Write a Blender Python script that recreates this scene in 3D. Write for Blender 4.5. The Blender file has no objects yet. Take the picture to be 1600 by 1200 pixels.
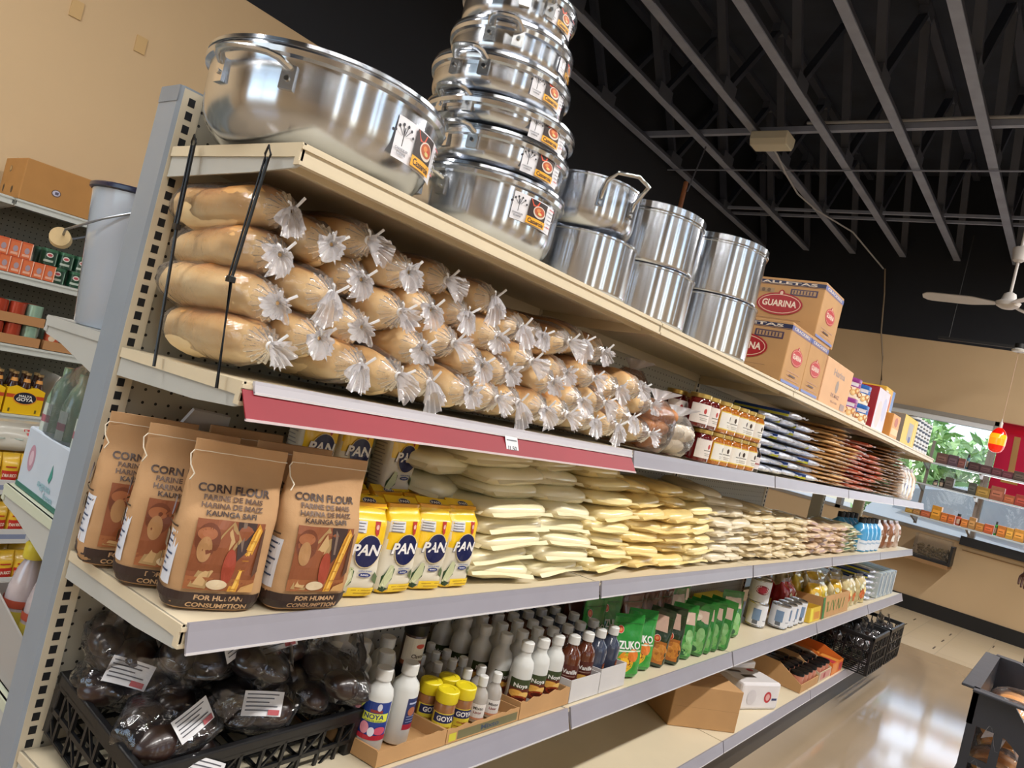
import bpy, math, random
from mathutils import Vector, Matrix, noise
sc = bpy.context.scene
COL = sc.collection
PI = math.pi
# ---------------------------------------------------------------- camera
cam_d = bpy.data.cameras.new('camera'); cam = bpy.data.objects.new('camera', cam_d); COL.objects.link(cam)
cam_d.sensor_width = 36; cam_d.lens = 25.94; cam_d.clip_start = 0.02; cam_d.clip_end = 200
_r, _u, _b = (0.602113, -0.760967, 0.24164), (-0.157069, 0.18384, 0.970326), (-0.782809, -0.6222, -0.008832)
CAM = (-0.60865, -1.40209, 1.36596)
cam.matrix_world = Matrix(((_r[0], _u[0], _b[0], CAM[0]), (_r[1], _u[1], _b[1], CAM[1]), (_r[2], _u[2], _b[2], CAM[2]), (0, 0, 0, 1)))
sc.camera = cam
# ---------------------------------------------------------------- world, lights, exposure
vs = sc.view_settings
vs.view_transform = 'Standard'; vs.look = 'None'; vs.gamma = 1; vs.use_curve_mapping = False; vs.exposure = -0.28
wd = bpy.data.worlds.new('world'); sc.world = wd; wd.use_nodes = True
wn = wd.node_tree.nodes; wl = wd.node_tree.links
sky = wn.new('ShaderNodeTexSky'); sky.sky_type = 'NISHITA'; sky.sun_disc = False; sky.sun_elevation = math.radians(50); sky.sun_rotation = math.radians(200)
bg = wn['Background']; bg.inputs[1].default_value = 0.5; wl.new(sky.outputs[0], bg.inputs[0])
def area(name, loc, rot, sx, sy, power, col):
    d = bpy.data.lights.new(name, 'AREA'); d.shape = 'RECTANGLE'; d.size = sx; d.size_y = sy; d.energy = power; d.color = col
    o = bpy.data.objects.new(name, d); COL.objects.link(o); o.location = loc; o.rotation_euler = rot; return o
sn = bpy.data.lights.new('sun', 'SUN'); sn.energy = 5.0; sn.angle = .01; sn.color = (1.0, .96, .88)
so = bpy.data.objects.new('sun', sn); COL.objects.link(so); so.rotation_euler = Vector((.25, -.62, -1)).to_track_quat('-Z', 'Y').to_euler()
DAY = (0.86, 0.93, 1.0)
WARM = (1.0, 0.965, 0.93)
# storefront panes in the aisle-side wall (y = -6.5)
PANES = [(-3.3, -2.7), (-1.2, -.5), (.9, 1.35), (1.5, 1.95), (3.7, 4.7), (6.3, 6.8)]
for a_, b_ in PANES:
    area('daylight', ((a_ + b_) / 2, -6.42, 2.25), (-PI / 2, 0, 0), b_ - a_ - .06, 3.3, 24 * (b_ - a_), DAY)
# window in the far wall and the big one in the back wall, behind the camera
area('daylight', (9.2, -2.4, 1.7), (0, PI / 2, 0), 1.3, 4.6, 45, DAY)
area('daylight', (-5.38, .35, 2.0), (0, -PI / 2, 0), 2.0, 3.0, 26, (.74, .87, 1.0))
# rows of ceiling tubes over the aisles
TUBES = [(x, -2.45) for x in (-.9, 1.9, 4.7, 7.2)] + [(x, -5.2) for x in (-2.6, .6, 3.8)] + [(-3.2, -2.45), (-3.0, 1.2), (-1.25, 1.2)]  # rear-aisle pair at the end: unseen, added to light the left wall
# ---------------------------------------------------------------- helpers
def lin(h):
    if not isinstance(h, str): return tuple(h)
    h = h.lstrip('#'); o = []
    for i in (0, 2, 4):
        c = int(h[i:i + 2], 16) / 255; o.append(c / 12.92 if c <= .04045 else ((c + .055) / 1.055) ** 2.4)
    return tuple(o)
_M = {}
def mat(col, rough=.5, metal=0., bump=0., bscale=60., var=0., vscale=8., coat=0., trans=0., emit=0., aniso=0., alpha=1., spec=.5, key=''):
    """one Principled material, its colour and surface broken up by noise"""
    k = (col, rough, metal, bump, bscale, var, vscale, coat, trans, emit, aniso, alpha, spec, key)
    if k in _M: return _M[k]
    m = bpy.data.materials.new('surface_%s' % (col if isinstance(col, str) else 'mix')); m.use_nodes = True
    nt = m.node_tree; N = nt.nodes; L = nt.links; p = N['Principled BSDF']
    c = lin(col) + (1,)
    p.inputs['Base Color'].default_value = c; p.inputs['Roughness'].default_value = rough; p.inputs['Metallic'].default_value = metal
    p.inputs['Specular IOR Level'].default_value = spec
    if coat: p.inputs['Coat Weight'].default_value = coat; p.inputs['Coat Roughness'].default_value = .12
    if trans: p.inputs['Transmission Weight'].default_value = trans
    if aniso: p.inputs['Anisotropic'].default_value = aniso
    if alpha < 1: p.inputs['Alpha'].default_value = alpha
    if emit: p.inputs['Emission Color'].default_value = c; p.inputs['Emission Strength'].default_value = emit
    if var or bump: tc = N.new('ShaderNodeTexCoord')
    if var:
        t = N.new('ShaderNodeTexNoise'); t.inputs['Scale'].default_value = vscale; t.inputs['Detail'].default_value = 4; L.new(tc.outputs['Object'], t.inputs['Vector'])
        r = N.new('ShaderNodeValToRGB'); e = r.color_ramp.elements
        e[0].position = .3; e[1].position = .7
        e[0].color = tuple(max(0, x * (1 - var)) for x in c[:3]) + (1,); e[1].color = tuple(min(1, x * (1 + var)) for x in c[:3]) + (1,)
        L.new(t.outputs[0], r.inputs[0]); L.new(r.outputs[0], p.inputs['Base Color'])
    if bump:
        t = N.new('ShaderNodeTexNoise'); t.inputs['Scale'].default_value = bscale; t.inputs['Detail'].default_value = 5; L.new(tc.outputs['Object'], t.inputs['Vector'])
        b = N.new('ShaderNodeBump'); b.inputs['Strength'].default_value = bump; b.inputs['Distance'].default_value = .01
        L.new(t.outputs[0], b.inputs['Height']); L.new(b.outputs[0], p.inputs['Normal'])
    _M[k] = m; return m
def film(name, tint, amount, rough=.12, scale=25., white=.0):
    """clear plastic: mostly see-through, with glossy crinkles and a milky share"""
    k = ('film', name)
    if k in _M: return _M[k]
    m = bpy.data.materials.new(name); m.use_nodes = True; nt = m.node_tree; N = nt.nodes; L = nt.links
    N.remove(N['Principled BSDF']); out = N['Material Output']
    tr = N.new('ShaderNodeBsdfTransparent'); gl = N.new('ShaderNodeBsdfGlossy'); gl.inputs['Roughness'].default_value = rough
    d0 = N.new('ShaderNodeBsdfDiffuse'); d0.inputs['Color'].default_value = lin(tint) + (1,); tl = N.new('ShaderNodeBsdfTranslucent'); tl.inputs['Color'].default_value = lin(tint) + (1,)
    df = N.new('ShaderNodeMixShader'); df.inputs[0].default_value = .5; L_ = nt.links; L_.new(d0.outputs[0], df.inputs[1]); L_.new(tl.outputs[0], df.inputs[2])
    tc = N.new('ShaderNodeTexCoord'); t = N.new('ShaderNodeTexNoise'); t.inputs['Scale'].default_value = scale; t.inputs['Detail'].default_value = 3; t.inputs['Distortion'].default_value = 1.2
    L.new(tc.outputs['Object'], t.inputs['Vector'])
    b = N.new('ShaderNodeBump'); b.inputs['Strength'].default_value = .5; b.inputs['Distance'].default_value = .008; L.new(t.outputs[0], b.inputs['Height'])
    L.new(b.outputs[0], gl.inputs['Normal']); L.new(b.outputs[0], d0.inputs['Normal'])
    fr = N.new('ShaderNodeFresnel'); fr.inputs['IOR'].default_value = 1.45; L.new(b.outputs[0], fr.inputs['Normal'])
    ad = N.new('ShaderNodeMath'); ad.operation = 'ADD'; ad.use_clamp = True; ad.inputs[1].default_value = amount; L.new(fr.outputs[0], ad.inputs[0])
    m1 = N.new('ShaderNodeMixShader'); L.new(ad.outputs[0], m1.inputs[0]); L.new(tr.outputs[0], m1.inputs[1]); L.new(gl.outputs[0], m1.inputs[2])
    m2 = N.new('ShaderNodeMixShader'); m2.inputs[0].default_value = white; L.new(m1.outputs[0], m2.inputs[1]); L.new(df.outputs[0], m2.inputs[2])
    L.new(m2.outputs[0], out.inputs['Surface']); _M[k] = m; return m
class MB:
    """collects quads, boxes, tubes and turned shapes and links them as ONE mesh object"""
    def __init__(s): s.v = []; s.f = []; s.m = []; s.mats = []
    def mi(s, m):
        if m not in s.mats: s.mats.append(m)
        return s.mats.index(m)
    def add(s, vs, fs, m):
        b = len(s.v); i = s.mi(m); s.v += [tuple(x) for x in vs]
        for f in fs: s.f.append([b + q for q in f]); s.m.append(i)
        return s
    def box(s, a, b, m, rot=0, piv=None, tilt=None):
        x0, y0, z0 = a; x1, y1, z1 = b
        v = [Vector((x, y, z)) for z in (z0, z1) for x, y in ((x0, y0), (x1, y0), (x1, y1), (x0, y1))]
        if rot or tilt:
            c = Vector(piv) if piv else Vector(((x0 + x1) / 2, (y0 + y1) / 2, (z0 + z1) / 2))
            R = Matrix.Rotation(rot, 3, 'Z') if not tilt else Matrix.Rotation(tilt[1], 3, tilt[0])
            v = [R @ (q - c) + c for q in v]
        return s.add(v, [(0, 3, 2, 1), (4, 5, 6, 7), (0, 1, 5, 4), (1, 2, 6, 5), (2, 3, 7, 6), (3, 0, 4, 7)], m)
    def prism(s, pts, axis, a, b, m):
        n = len(pts)
        def P(p, t): return {'x': (t, p[0], p[1]), 'y': (p[0], t, p[1]), 'z': (p[0], p[1], t)}[axis]
        return s.add([P(p, a) for p in pts] + [P(p, b) for p in pts], [tuple(range(n))[::-1], tuple(range(n, 2 * n))] + [(i, (i + 1) % n, n + (i + 1) % n, n + i) for i in range(n)], m)
    def lathe(s, prof, m, n=24, c=(0, 0, 0), sx=1, sy=1, a0=0, a1=2 * PI):
        full = abs(a1 - a0 - 2 * PI) < 1e-6; k = n if full else n + 1
        vs = []
        for r, z in prof:
            for i in range(k):
                t = a0 + (a1 - a0) * i / n; vs.append((c[0] + r * sx * math.cos(t), c[1] + r * sy * math.sin(t), c[2] + z))
        fs = [(j * k + i, j * k + (i + 1) % k, (j + 1) * k + (i + 1) % k, (j + 1) * k + i) for j in range(len(prof) - 1) for i in range(n)]
        return s.add(vs, fs, m)
    def tube(s, path, r, m, n=8, flat=1.):
        P = [Vector(p) for p in path]; vs = []; up = Vector((0, 0, 1))
        for i, p in enumerate(P):
            d = (P[min(i + 1, len(P) - 1)] - P[max(i - 1, 0)]).normalized()
            a = d.cross(up)
            if a.length < .05: a = d.cross(Vector((0, 1, 0)))
            a.normalize(); b = a.cross(d).normalized(); rr = r[i] if isinstance(r, (list, tuple)) else r
            for k in range(n):
                t = 2 * PI * k / n; vs.append(p + a * (rr * math.cos(t)) + b * (rr * flat * math.sin(t)))
        N = len(P)
        fs = [(j * n + i, j * n + (i + 1) % n, (j + 1) * n + (i + 1) % n, (j + 1) * n + i) for j in range(N - 1) for i in range(n)]
        return s.add(vs, fs + [tuple(range(n))[::-1], tuple(range((N - 1) * n, N * n))], m)
    def grid(s, fn, nu, nv, m, wrap=False):
        k = nu if wrap else nu + 1
        vs = [fn(i / nu, j / nv) for j in range(nv + 1) for i in range(k)]
        return s.add(vs, [(j * k + i, j * k + (i + 1) % k, (j + 1) * k + (i + 1) % k, (j + 1) * k + i) for j in range(nv) for i in range(nu)], m)
    def build(s, name, parent=None, smooth=True, loc=None, rotz=0, ang=40, bevel=0):
        me = bpy.data.meshes.new(name); me.from_pydata(s.v, [], s.f)
        for m in s.mats: me.materials.append(m)
        me.polygons.foreach_set('material_index', s.m)
        if smooth:
            me.polygons.foreach_set('use_smooth', [True] * len(s.f))
            me.set_sharp_from_angle(angle=math.radians(ang))
        me.update()
        o = bpy.data.objects.new(name, me); COL.objects.link(o)
        if parent: o.parent = parent
        if loc: o.location = loc
        o.rotation_euler[2] = rotz
        if bevel:
            b = o.modifiers.new('edge', 'BEVEL'); b.width = bevel; b.segments = 2; b.limit_method = 'ANGLE'; b.angle_limit = math.radians(50)
        return o
def tag(o, label, cat, group=None, kind=None):
    if label: o['label'] = label
    if cat: o['category'] = cat
    if group: o['group'] = group
    if kind: o['kind'] = kind
    return o
def struct(o): o['kind'] = 'structure'; return o
def thing(name, label, cat, loc=(0, 0, 0), rotz=0, group=None):
    o = bpy.data.objects.new(name, None); COL.objects.link(o); o.location = loc; o.rotation_euler[2] = rotz
    o.empty_display_size = .05
    return tag(o, label, cat, group)
def dup(o, loc=None, rot=None, scale=None, label=None, group=None, parent=None):
    """a copy of a thing with copies of its parts and sub-parts"""
    c = o.copy(); COL.objects.link(c)
    if parent is not None: c.parent = parent
    if loc is not None: c.location = loc
    if rot is not None: c.rotation_euler = rot
    if scale is not None: c.scale = scale
    if label: c['label'] = label
    if group: c['group'] = group
    for ch in o.children: dup(ch, parent=c)
    return c
class Stock:
    """prototypes of one kind: the first use places the prototype itself, later uses copy it"""
    def __init__(s, protos): s.p = protos; s.used = [False] * len(protos)
    def put(s, i, loc, rot=(0, 0, 0), scale=(1, 1, 1), label=None, group=None):
        i %= len(s.p); o = s.p[i]
        if s.used[i]: return dup(o, loc, rot, scale, label, group)
        s.used[i] = True; o.location = loc; o.rotation_euler = rot; o.scale = scale
        if label: o['label'] = label
        if group: o['group'] = group
        return o
_T = {}
def text_geo(t, bold=True):
    """(vertices, faces) of a line of lettering, scaled to height 1 and centred"""
    k = (t, bold)
    if k not in _T:
        c = bpy.data.curves.new('t', 'FONT'); c.body = t; c.offset = .03 if bold else 0; c.resolution_u = 3
        o = bpy.data.objects.new('t', c); me = bpy.data.meshes.new_from_object(o)
        v = [tuple(x.co)[:2] for x in me.vertices]; f = [tuple(p.vertices) for p in me.polygons]
        x0 = min(p[0] for p in v); x1 = max(p[0] for p in v); y0 = min(p[1] for p in v); y1 = max(p[1] for p in v); h = y1 - y0
        _T[k] = ([((x - (x0 + x1) / 2) / h, (y - (y0 + y1) / 2) / h) for x, y in v], f, (x1 - x0) / h)
        bpy.data.objects.remove(o); bpy.data.curves.remove(c); bpy.data.meshes.remove(me)
    return _T[k]
def pm(col, rough=.45): return mat(col, rough, var=.04, vscale=40)
def printed(name, surf, items, parent=None, h0=.0004, dh=.00019, rough=.45):
    """print laid on a surface; surf(u, v, h) gives the point h above it. Items lie one above the other:
    r rectangle, e ellipse, t lettering, p polygon"""
    mb = MB()
    for i, it in enumerate(items):
        h = h0 + dh * i; k = it[0]; m = pm(it[-1], rough)
        if k == 'r':
            x0, y0, x1, y1 = it[1:5]; n = max(3, min(28, int(abs(x1 - x0) / .006))); q = max(2, min(8, int(abs(y1 - y0) / .012)))
            mb.grid(lambda a, b: surf(x0 + (x1 - x0) * a, y0 + (y1 - y0) * b, h), n, q, m)
        elif k == 'e':
            cx, cy, rx, ry = it[1:5]; n = 24
            vs = [surf(cx, cy, h)] + [surf(cx + rx * q * math.cos(2 * PI * j / n), cy + ry * q * math.sin(2 * PI * j / n), h) for q in (.5, 1) for j in range(n)]
            mb.add(vs, [(0, 1 + j, 1 + (j + 1) % n) for j in range(n)] + [(1 + j, 1 + n + j, 1 + n + (j + 1) % n, 1 + (j + 1) % n) for j in range(n)], m)
        elif k == 'p':
            mb.add([surf(a, b, h) for a, b in it[1]], [tuple(range(len(it[1])))], m)
        elif k == 't':
            t, cx, cy, hh, w = it[1:6]; sl = it[6] if len(it) > 7 else 0
            v, f, asp = text_geo(t); sxx = (w / asp) if w else hh
            mb.add([surf(cx + x * sxx + sl * y * hh, cy + y * hh, h) for x, y in v], f, m)
    return mb.build(name, parent, smooth=False)
def front(y, x0=0, z0=0): return lambda u, v, h: (x0 + u, y - h, z0 + v)
def side(x, y0=0, z0=0): return lambda u, v, h: (x - h, y0 - u, z0 + v)     # face towards -x, u runs towards -y
def ring(R, c=(0, 0), z0=0, a0=-PI / 2): return lambda u, v, h: (c[0] + (R + h) * math.cos(a0 + u / R), c[1] + (R + h) * math.sin(a0 + u / R), z0 + v)
def nz(x, y, z, s=1., seed=0): return noise.noise(Vector((x * s + seed * 7.3, y * s - seed * 3.1, z * s + seed * 1.7)))
ORD = 'first second third fourth fifth sixth seventh eighth ninth tenth eleventh twelfth thirteenth fourteenth fifteenth sixteenth seventeenth eighteenth nineteenth twentieth'.split()
def nth(i): return ORD[i] if i < 20 else ['twenty-', 'thirty-', 'forty-', 'fifty-'][i // 10 - 2 if False else (i + 1) // 10 - 2] + (ORD[(i + 1) % 10 - 1] if (i + 1) % 10 else 'tenth')
# shelf tops of the gondola: height at the front edge and how far the back sinks
SF = -.413
def zs(level, y=SF):
    z, d = {1: (1.651, .0), 2: (1.284, .012), 3: (.911, .022), 4: (.551, .040), 5: (.205, 0)}[level]
    return z - d * (y - SF) / .413
# ================================================================ the room
XF = 9.39; YL = 2.84; YR = -6.5; XB = -5.5; ZC = 5.25; ZB = 3.19
TAN = mat('c8ad88', .85, bump=.05, bscale=220, var=.03, vscale=1.5); BLACK = mat('14171f', .8, var=.2, vscale=1.2)
def floor_mat():
    m = mat('a8957c', .09, var=.10, vscale=1.1, bump=.003, bscale=4, coat=.4, key='floor'); return m
struct(MB().box((XB, YR, -.1), (7.13, YL, 0), floor_mat()).build('floor', smooth=False))
def tile_mat():
    m = mat('cdbb9d', .3, key='tile'); nt = m.node_tree; N = nt.nodes; L = nt.links
    tc = N.new('ShaderNodeTexCoord'); b = N.new('ShaderNodeTexBrick'); b.offset = .5
    b.inputs['Color1'].default_value = lin('cdbb9d') + (1,); b.inputs['Color2'].default_value = lin('c4b191') + (1,); b.inputs['Mortar'].default_value = lin('b5a58a') + (1,)
    b.inputs['Scale'].default_value = 1; b.inputs['Brick Width'].default_value = .61; b.inputs['Row Height'].default_value = .31; b.inputs['Mortar Size'].default_value = .004
    L.new(tc.outputs['Object'], b.inputs['Vector']); L.new(b.outputs[0], N['Principled BSDF'].inputs['Base Color']); return m
fl = MB().box((7.13, YR, -.1), (XF, YL, .001), tile_mat()); DK = mat('4a3d2f', .5)
for i in range(9):
    for j in range(3):
        x = 7.4 + .55 * j + (.2 if i % 2 else 0); y = .9 - .37 * i
        fl.box((x, y, .001), (x + .16, y + .012, .0025), DK)
struct(fl.build('floor_tiles', smooth=False))
struct(MB().box((XB - .2, YL, 0), (XF + .2, YL + .2, ZB), TAN).box((XB - .2, YL, ZB), (XF + .2, YL + .2, ZC), BLACK).build('wall_left', smooth=False))
struct(MB().box((XB - .2, YR, 0), (XB, YL, .95), TAN).box((XB - .2, YR, 3.05), (XB, YL, ZB), TAN).box((XB - .2, YR, .95), (XB, -1.2, 3.05), TAN).box((XB - .2, 1.9, .95), (XB, YL, 3.05), TAN).box((XB - .2, YR, ZB), (XB, YL, ZC), BLACK).build('wall_back', smooth=False))
# far wall with a long window
WZ0, WZ1, WY0, WY1 = .93, 2.36, -4.6, 2.3
w = MB().box((XF, YR, 0), (XF + .2, YL, WZ0), TAN).box((XF, YR, WZ1), (XF + .2, YL, ZB), TAN).box((XF, YR, ZB), (XF + .2, YL, ZC), BLACK)
w.box((XF, WY1, WZ0), (XF + .2, YL, WZ1), TAN).box((XF, YR, WZ0), (XF + .2, WY0, WZ1), TAN)
struct(w.build('wall_far', smooth=False))
# aisle-side wall with tall narrow panes
w = MB().box((XB, YR - .2, 0), (XF, YR, .55), TAN).box((XB, YR - .2, 3.95), (XF, YR, ZC), BLACK)
ed = [XB] + [v for p in PANES for v in p] + [XF]
for a, b in zip(ed[::2], ed[1::2]): w.box((a, YR - .2, .55), (b, YR, ZB), TAN).box((a, YR - .2, ZB), (b, YR, 3.95), BLACK)
struct(w.build('wall_right', smooth=False))
GLASS = film('window_glass', 'ffffff', .0, .02, 3.)
FRM = mat('9a948c', .45, .3)
o = struct(MB().box((XB - .12, -1.2, .95), (XB - .1, 1.9, 3.05), GLASS).build('window_9', smooth=False))
MB().box((XB - .15, -1.2, .95), (XB - .04, -1.15, 3.05), FRM).box((XB - .15, .28, .95), (XB - .04, .33, 3.05), FRM).box((XB - .15, 1.85, .95), (XB - .04, 1.9, 3.05), FRM).build('window_frame', o, smooth=False)
for i, (a, b) in enumerate(PANES):
    o = struct(MB().box((a, YR - .12, .55), (b, YR - .1, 3.95), GLASS).build('window_%d' % (i + 2), smooth=False))
    f = MB()
    for p, q in (((a, .55), (a + .03, 3.95)), ((b - .03, .55), (b, 3.95)), ((a, .55), (b, .6)), ((a, 3.9), (b, 3.95)), ((a, 2.2), (b, 2.25))): f.box((p[0], YR - .15, p[1]), (q[0], YR - .04, q[1]), FRM)
    f.build('window_frame', o, smooth=False)
wo = struct(MB().box((XF + .1, WY0, WZ0), (XF + .115, WY1, WZ1), GLASS).build('window_1', smooth=False))
f = MB()
for y in (WY0, -3.1, -1.85, -.5, .95, WY1 - .06): f.box((XF - .01, y, WZ0), (XF + .13, y + .06, WZ1), FRM)
f.box((XF - .01, WY0, WZ1 - .05), (XF + .13, WY1, WZ1), FRM).box((XF - .01, WY0, WZ0), (XF + .13, WY1, WZ0 + .04), FRM)
f.box((XF + .0, WY0, WZ1 - .11), (XF + .09, WY1, WZ1 - .05), mat('dfe3e6', .5))
f.build('window_frame', wo, smooth=False)
struct(MB().box((XF - .02, YR, 0), (XF, YL, .16), mat('0d0d10', .5)).build('baseboard_far', smooth=False))
struct(MB().box((XF - .05, -.38, .9), (XF, -4.8, 1.0), mat('1b1b20', .4)).build('trim_1', smooth=False))
struct(MB().box((XF - .012, -.42, .84), (XF, -4.8, .85), mat('8a6a44', .7)).box((XF - .012, .6, .60), (XF, -.36, .612), mat('8a6a44', .7)).box((XF - .012, -.36, .60), (XF, -.35, .66), mat('8a6a44', .7)).build('trim_2', smooth=False))
# raised outlines on the tan wall (old patches)
PT = mat('c4a473', .8)
pb = MB()
for x, z in ((.63, 2.63), (.95, 2.62), (2.6, 2.55)): pb.box((x, YL - .006, z), (x + .055, YL, z + .085), PT)
struct(pb.build('trim_3', smooth=False))
# roof deck and trusses
struct(MB().box((XB - .2, YR, ZC), (XF + .2, YL + .2, ZC + .1), mat('2b313d', .85, var=.25, vscale=2.5)).build('ceiling', smooth=False))
WEB = mat('3d414d', .6, var=.15, vscale=5); TR_LIT = mat('8d94a6', .55, var=.12, vscale=6); PL = mat('50545f', .5, .2)  # truss undersides paler: light from below painted into the colour
ZT = 4.19
def truss():
    """one painted timber roof truss along the gondola: chords, webs and nail plates"""
    m = MB(); L0, L1 = XB, XF; hw = .036
    m.box((L0, -hw, ZT), (L1, hw, ZT + .012), TR_LIT).box((L0, -hw, ZT + .012), (L1, hw, ZT + .045), WEB).box((L0, -hw, ZC - .06), (L1, hw, ZC - .011), WEB)  # thin bottom slab in the lit tone, same timber darker above it
    n = 10; st = (L1 - L0) / n
    for i in range(n):
        a = L0 + i * st; mid = a + st / 2
        for x0, z0, x1, z1 in ((a, ZT + .045, mid, ZC - .055), (mid, ZC - .055, a + st, ZT + .045)):
            d = Vector((x1 - x0, 0, z1 - z0)); l = d.length; an = math.atan2(d.z, d.x); c = Vector(((x0 + x1) / 2, 0, (z0 + z1) / 2))
            q = [Vector((sx * l / 2, sy * hw * .98, sz * .022)) for sz in (-1, 1) for sx, sy in ((-1, -1), (1, -1), (1, 1), (-1, 1))]
            R = Matrix.Rotation(-an, 3, 'Y')
            m.add([R @ v + c for v in q], [(0, 3, 2, 1), (4, 5, 6, 7), (0, 1, 5, 4), (1, 2, 6, 5), (2, 3, 7, 6), (3, 0, 4, 7)], WEB)
        m.box((a - .12, -hw - .002, ZT + .005), (a + .12, hw + .002, ZT + .12), PL).box((mid - .1, -hw - .002, ZC - .13), (mid + .1, hw + .002, ZC - .03), PL)
    return m
t0 = None
yy = [2.74 - .603 * k for k in range(16)]
for k, y in enumerate(yy):
    if y < YR: break
    if t0 is None: t0 = struct(truss().build('ceiling_beam', smooth=False)); t0.location = (0, y, 0)
    else: c = t0.copy(); COL.objects.link(c); c.location = (0, y, 0)
br = MB()
for x, z, s in ((5.75, ZT + .047, .05), (7.9, ZT + .047, .03), (8.15, ZT + .06, .03), (6.5, ZT - .02, .012), (-1.5, ZT + .047, .05), (2.0, ZC - .16, .045)):
    br.box((x, YR, z), (x + s, YL, z + s), TR_LIT)
struct(br.build('ceiling_trim', smooth=False))
# ceiling tubes
tb = None
TUBE_E = mat('fff0d8', .4, emit=6.0)
for i, (x, y) in enumerate(TUBES):
    if tb is None:
        tb = thing('ceiling_tube_light', None, 'ceiling light')
        MB().box((-1.1, -.06, .03), (1.1, .06, .075), mat('c9c9c4', .5)).build('housing', tb, smooth=False, bevel=.004)
        g = MB()
        for s in (-.03, .03): g.tube([(-1.07, s, .012), (1.07, s, .012)], .014, TUBE_E, 10)
        g.build('tube', tb)
        o = tb
    else: o = dup(tb)
    o.location = (x, y, ZT - .085)
    o['label'] = 'twin tube ceiling light under the roof timbers'; o['group'] = 'ceiling tube lights'
    area('tube_glow', (x, y, ZT - .10), (0, 0, 0), 2.1, .16, 74 if y > 0 else 24 if x < -3 else 125 if y > -3 else 12, WARM)
# ================================================================ gondola shelving
ALM = mat('d6c9ad', .42, var=.03, vscale=5); GRY = mat('8b95a0', .38, var=.04, vscale=6); STRIP = mat('96949e', .33, var=.03, vscale=9); WHT = mat('d5d3d6', .4)
SHELF_GREY = mat('b7b9b5', .42, var=.03, vscale=5)
def peg_mat(col, key, x0=.049, z0=.0):
    m = mat(col, .5, key=key); nt = m.node_tree; N = nt.nodes; L = nt.links
    tc = N.new('ShaderNodeTexCoord'); se = N.new('ShaderNodeSeparateXYZ'); L.new(tc.outputs['Object'], se.inputs[0]); d = []
    for i, o in ((0, x0), (2, z0)):
        a = N.new('ShaderNodeMath'); a.operation = 'SUBTRACT'; a.inputs[1].default_value = o - .0127; L.new(se.outputs[i], a.inputs[0])
        b = N.new('ShaderNodeMath'); b.operation = 'DIVIDE'; b.inputs[1].default_value = .0254; L.new(a.outputs[0], b.inputs[0])
        c = N.new('ShaderNodeMath'); c.operation = 'FRACT'; L.new(b.outputs[0], c.inputs[0])
        e = N.new('ShaderNodeMath'); e.operation = 'SUBTRACT'; e.inputs[1].default_value = .5; L.new(c.outputs[0], e.inputs[0])
        p = N.new('ShaderNodeMath'); p.operation = 'POWER'; p.inputs[1].default_value = 2; L.new(e.outputs[0], p.inputs[0]); d.append(p)
    s = N.new('ShaderNodeMath'); s.operation = 'ADD'; L.new(d[0].outputs[0], s.inputs[0]); L.new(d[1].outputs[0], s.inputs[1])
    g = N.new('ShaderNodeMath'); g.operation = 'GREATER_THAN'; g.inputs[1].default_value = .013; L.new(s.outputs[0], g.inputs[0])
    mx = N.new('ShaderNodeMix'); mx.data_type = 'RGBA'; L.new(g.outputs[0], mx.inputs[0]); mx.inputs[6].default_value = lin('15130f') + (1,); mx.inputs[7].default_value = lin(col) + (1,)
    L.new(mx.outputs[2], N['Principled BSDF'].inputs['Base Color']); return m
PEG = peg_mat('a6a294', 'peg', .049, .0056); SLOT = mat('0c0f16', .7); BEI = mat('cfc6b0', .42, var=.03, vscale=4)
BAY = 1.2192
def upright(root, x, y0, y1, ztop, faces=(-1,), end=False):
    """steel post with a column of slots on the shelf side"""
    m = MB(); w = .044
    pts = [(x, y0 + .006), (x + .006, y0), (x + w, y0), (x + w, y1), (x, y1)]
    m.prism(pts, 'z', 0, ztop, GRY if end else BEI)
    m.box((x + .0062, y0 - .0012, 0), (x + w, y0 - .0002, ztop - .004), BEI)
    if end: m.box((x - .0012, y0 + .004, ztop - .03), (x, y1, ztop), mat('7d8690', .4))
    u = m.build('upright', root, smooth=False)
    s = MB()
    for f in faces:
        yf = y0 - .0018 if f < 0 else y1 + .001
        z = 1.7145 - .0254 * 64
        while z < ztop - .012:
            if z > .1: s.box((x + .0175, yf - .0004, z - .0075), (x + .0300, yf + .0006, z + .0075), SLOT)
            z += .0254
    s.build('slot_holes', u, smooth=False)
    return u
def bracket(shelf, x, y0, y1, z, hb, hf, m, dz=0):
    """cantilever arm: deep at the post, shallow at the front; y0 at the post, y1 at the front edge"""
    k = y0 + (y1 - y0) * .68
    pts = [(y0, z - dz), (y1, z), (y1, z - hf), (y1 - (y1 - y0) * .03, z - hf - .004), (k, z - hf - .012 - dz * .3), (y0, z - hb - dz)]
    MB().prism(pts, 'x', x, x + .004, m).build('bracket', shelf, smooth=False)
def shelf(root, x0, x1, yb, yf, z, lip, top, strip=None, sink=0, ends=(True, True), thick=.022, dx=.016):
    """one shelf deck with its lip, arms and price channel"""
    sg = 1 if yf < yb else -1
    m = MB()
    a, b = x0 + .003, x1 - .003
    P = [(yf, z), (yb, z - sink), (yb, z - sink - .018), (yf + sg * .03, z - thick), (yf + sg * .012, z - thick), (yf + sg * .012, z - lip), (yf, z - lip)]
    m.prism(P, 'x', a, b, top)
    m.box((a, yf - sg * .0035, z - .010), (b, yf, z - .0035), top).box((a, yf - sg * .0035, z - lip), (b, yf, z - lip + .006), top)
    o = m.build('shelf', root, smooth=False)
    return o
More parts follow.
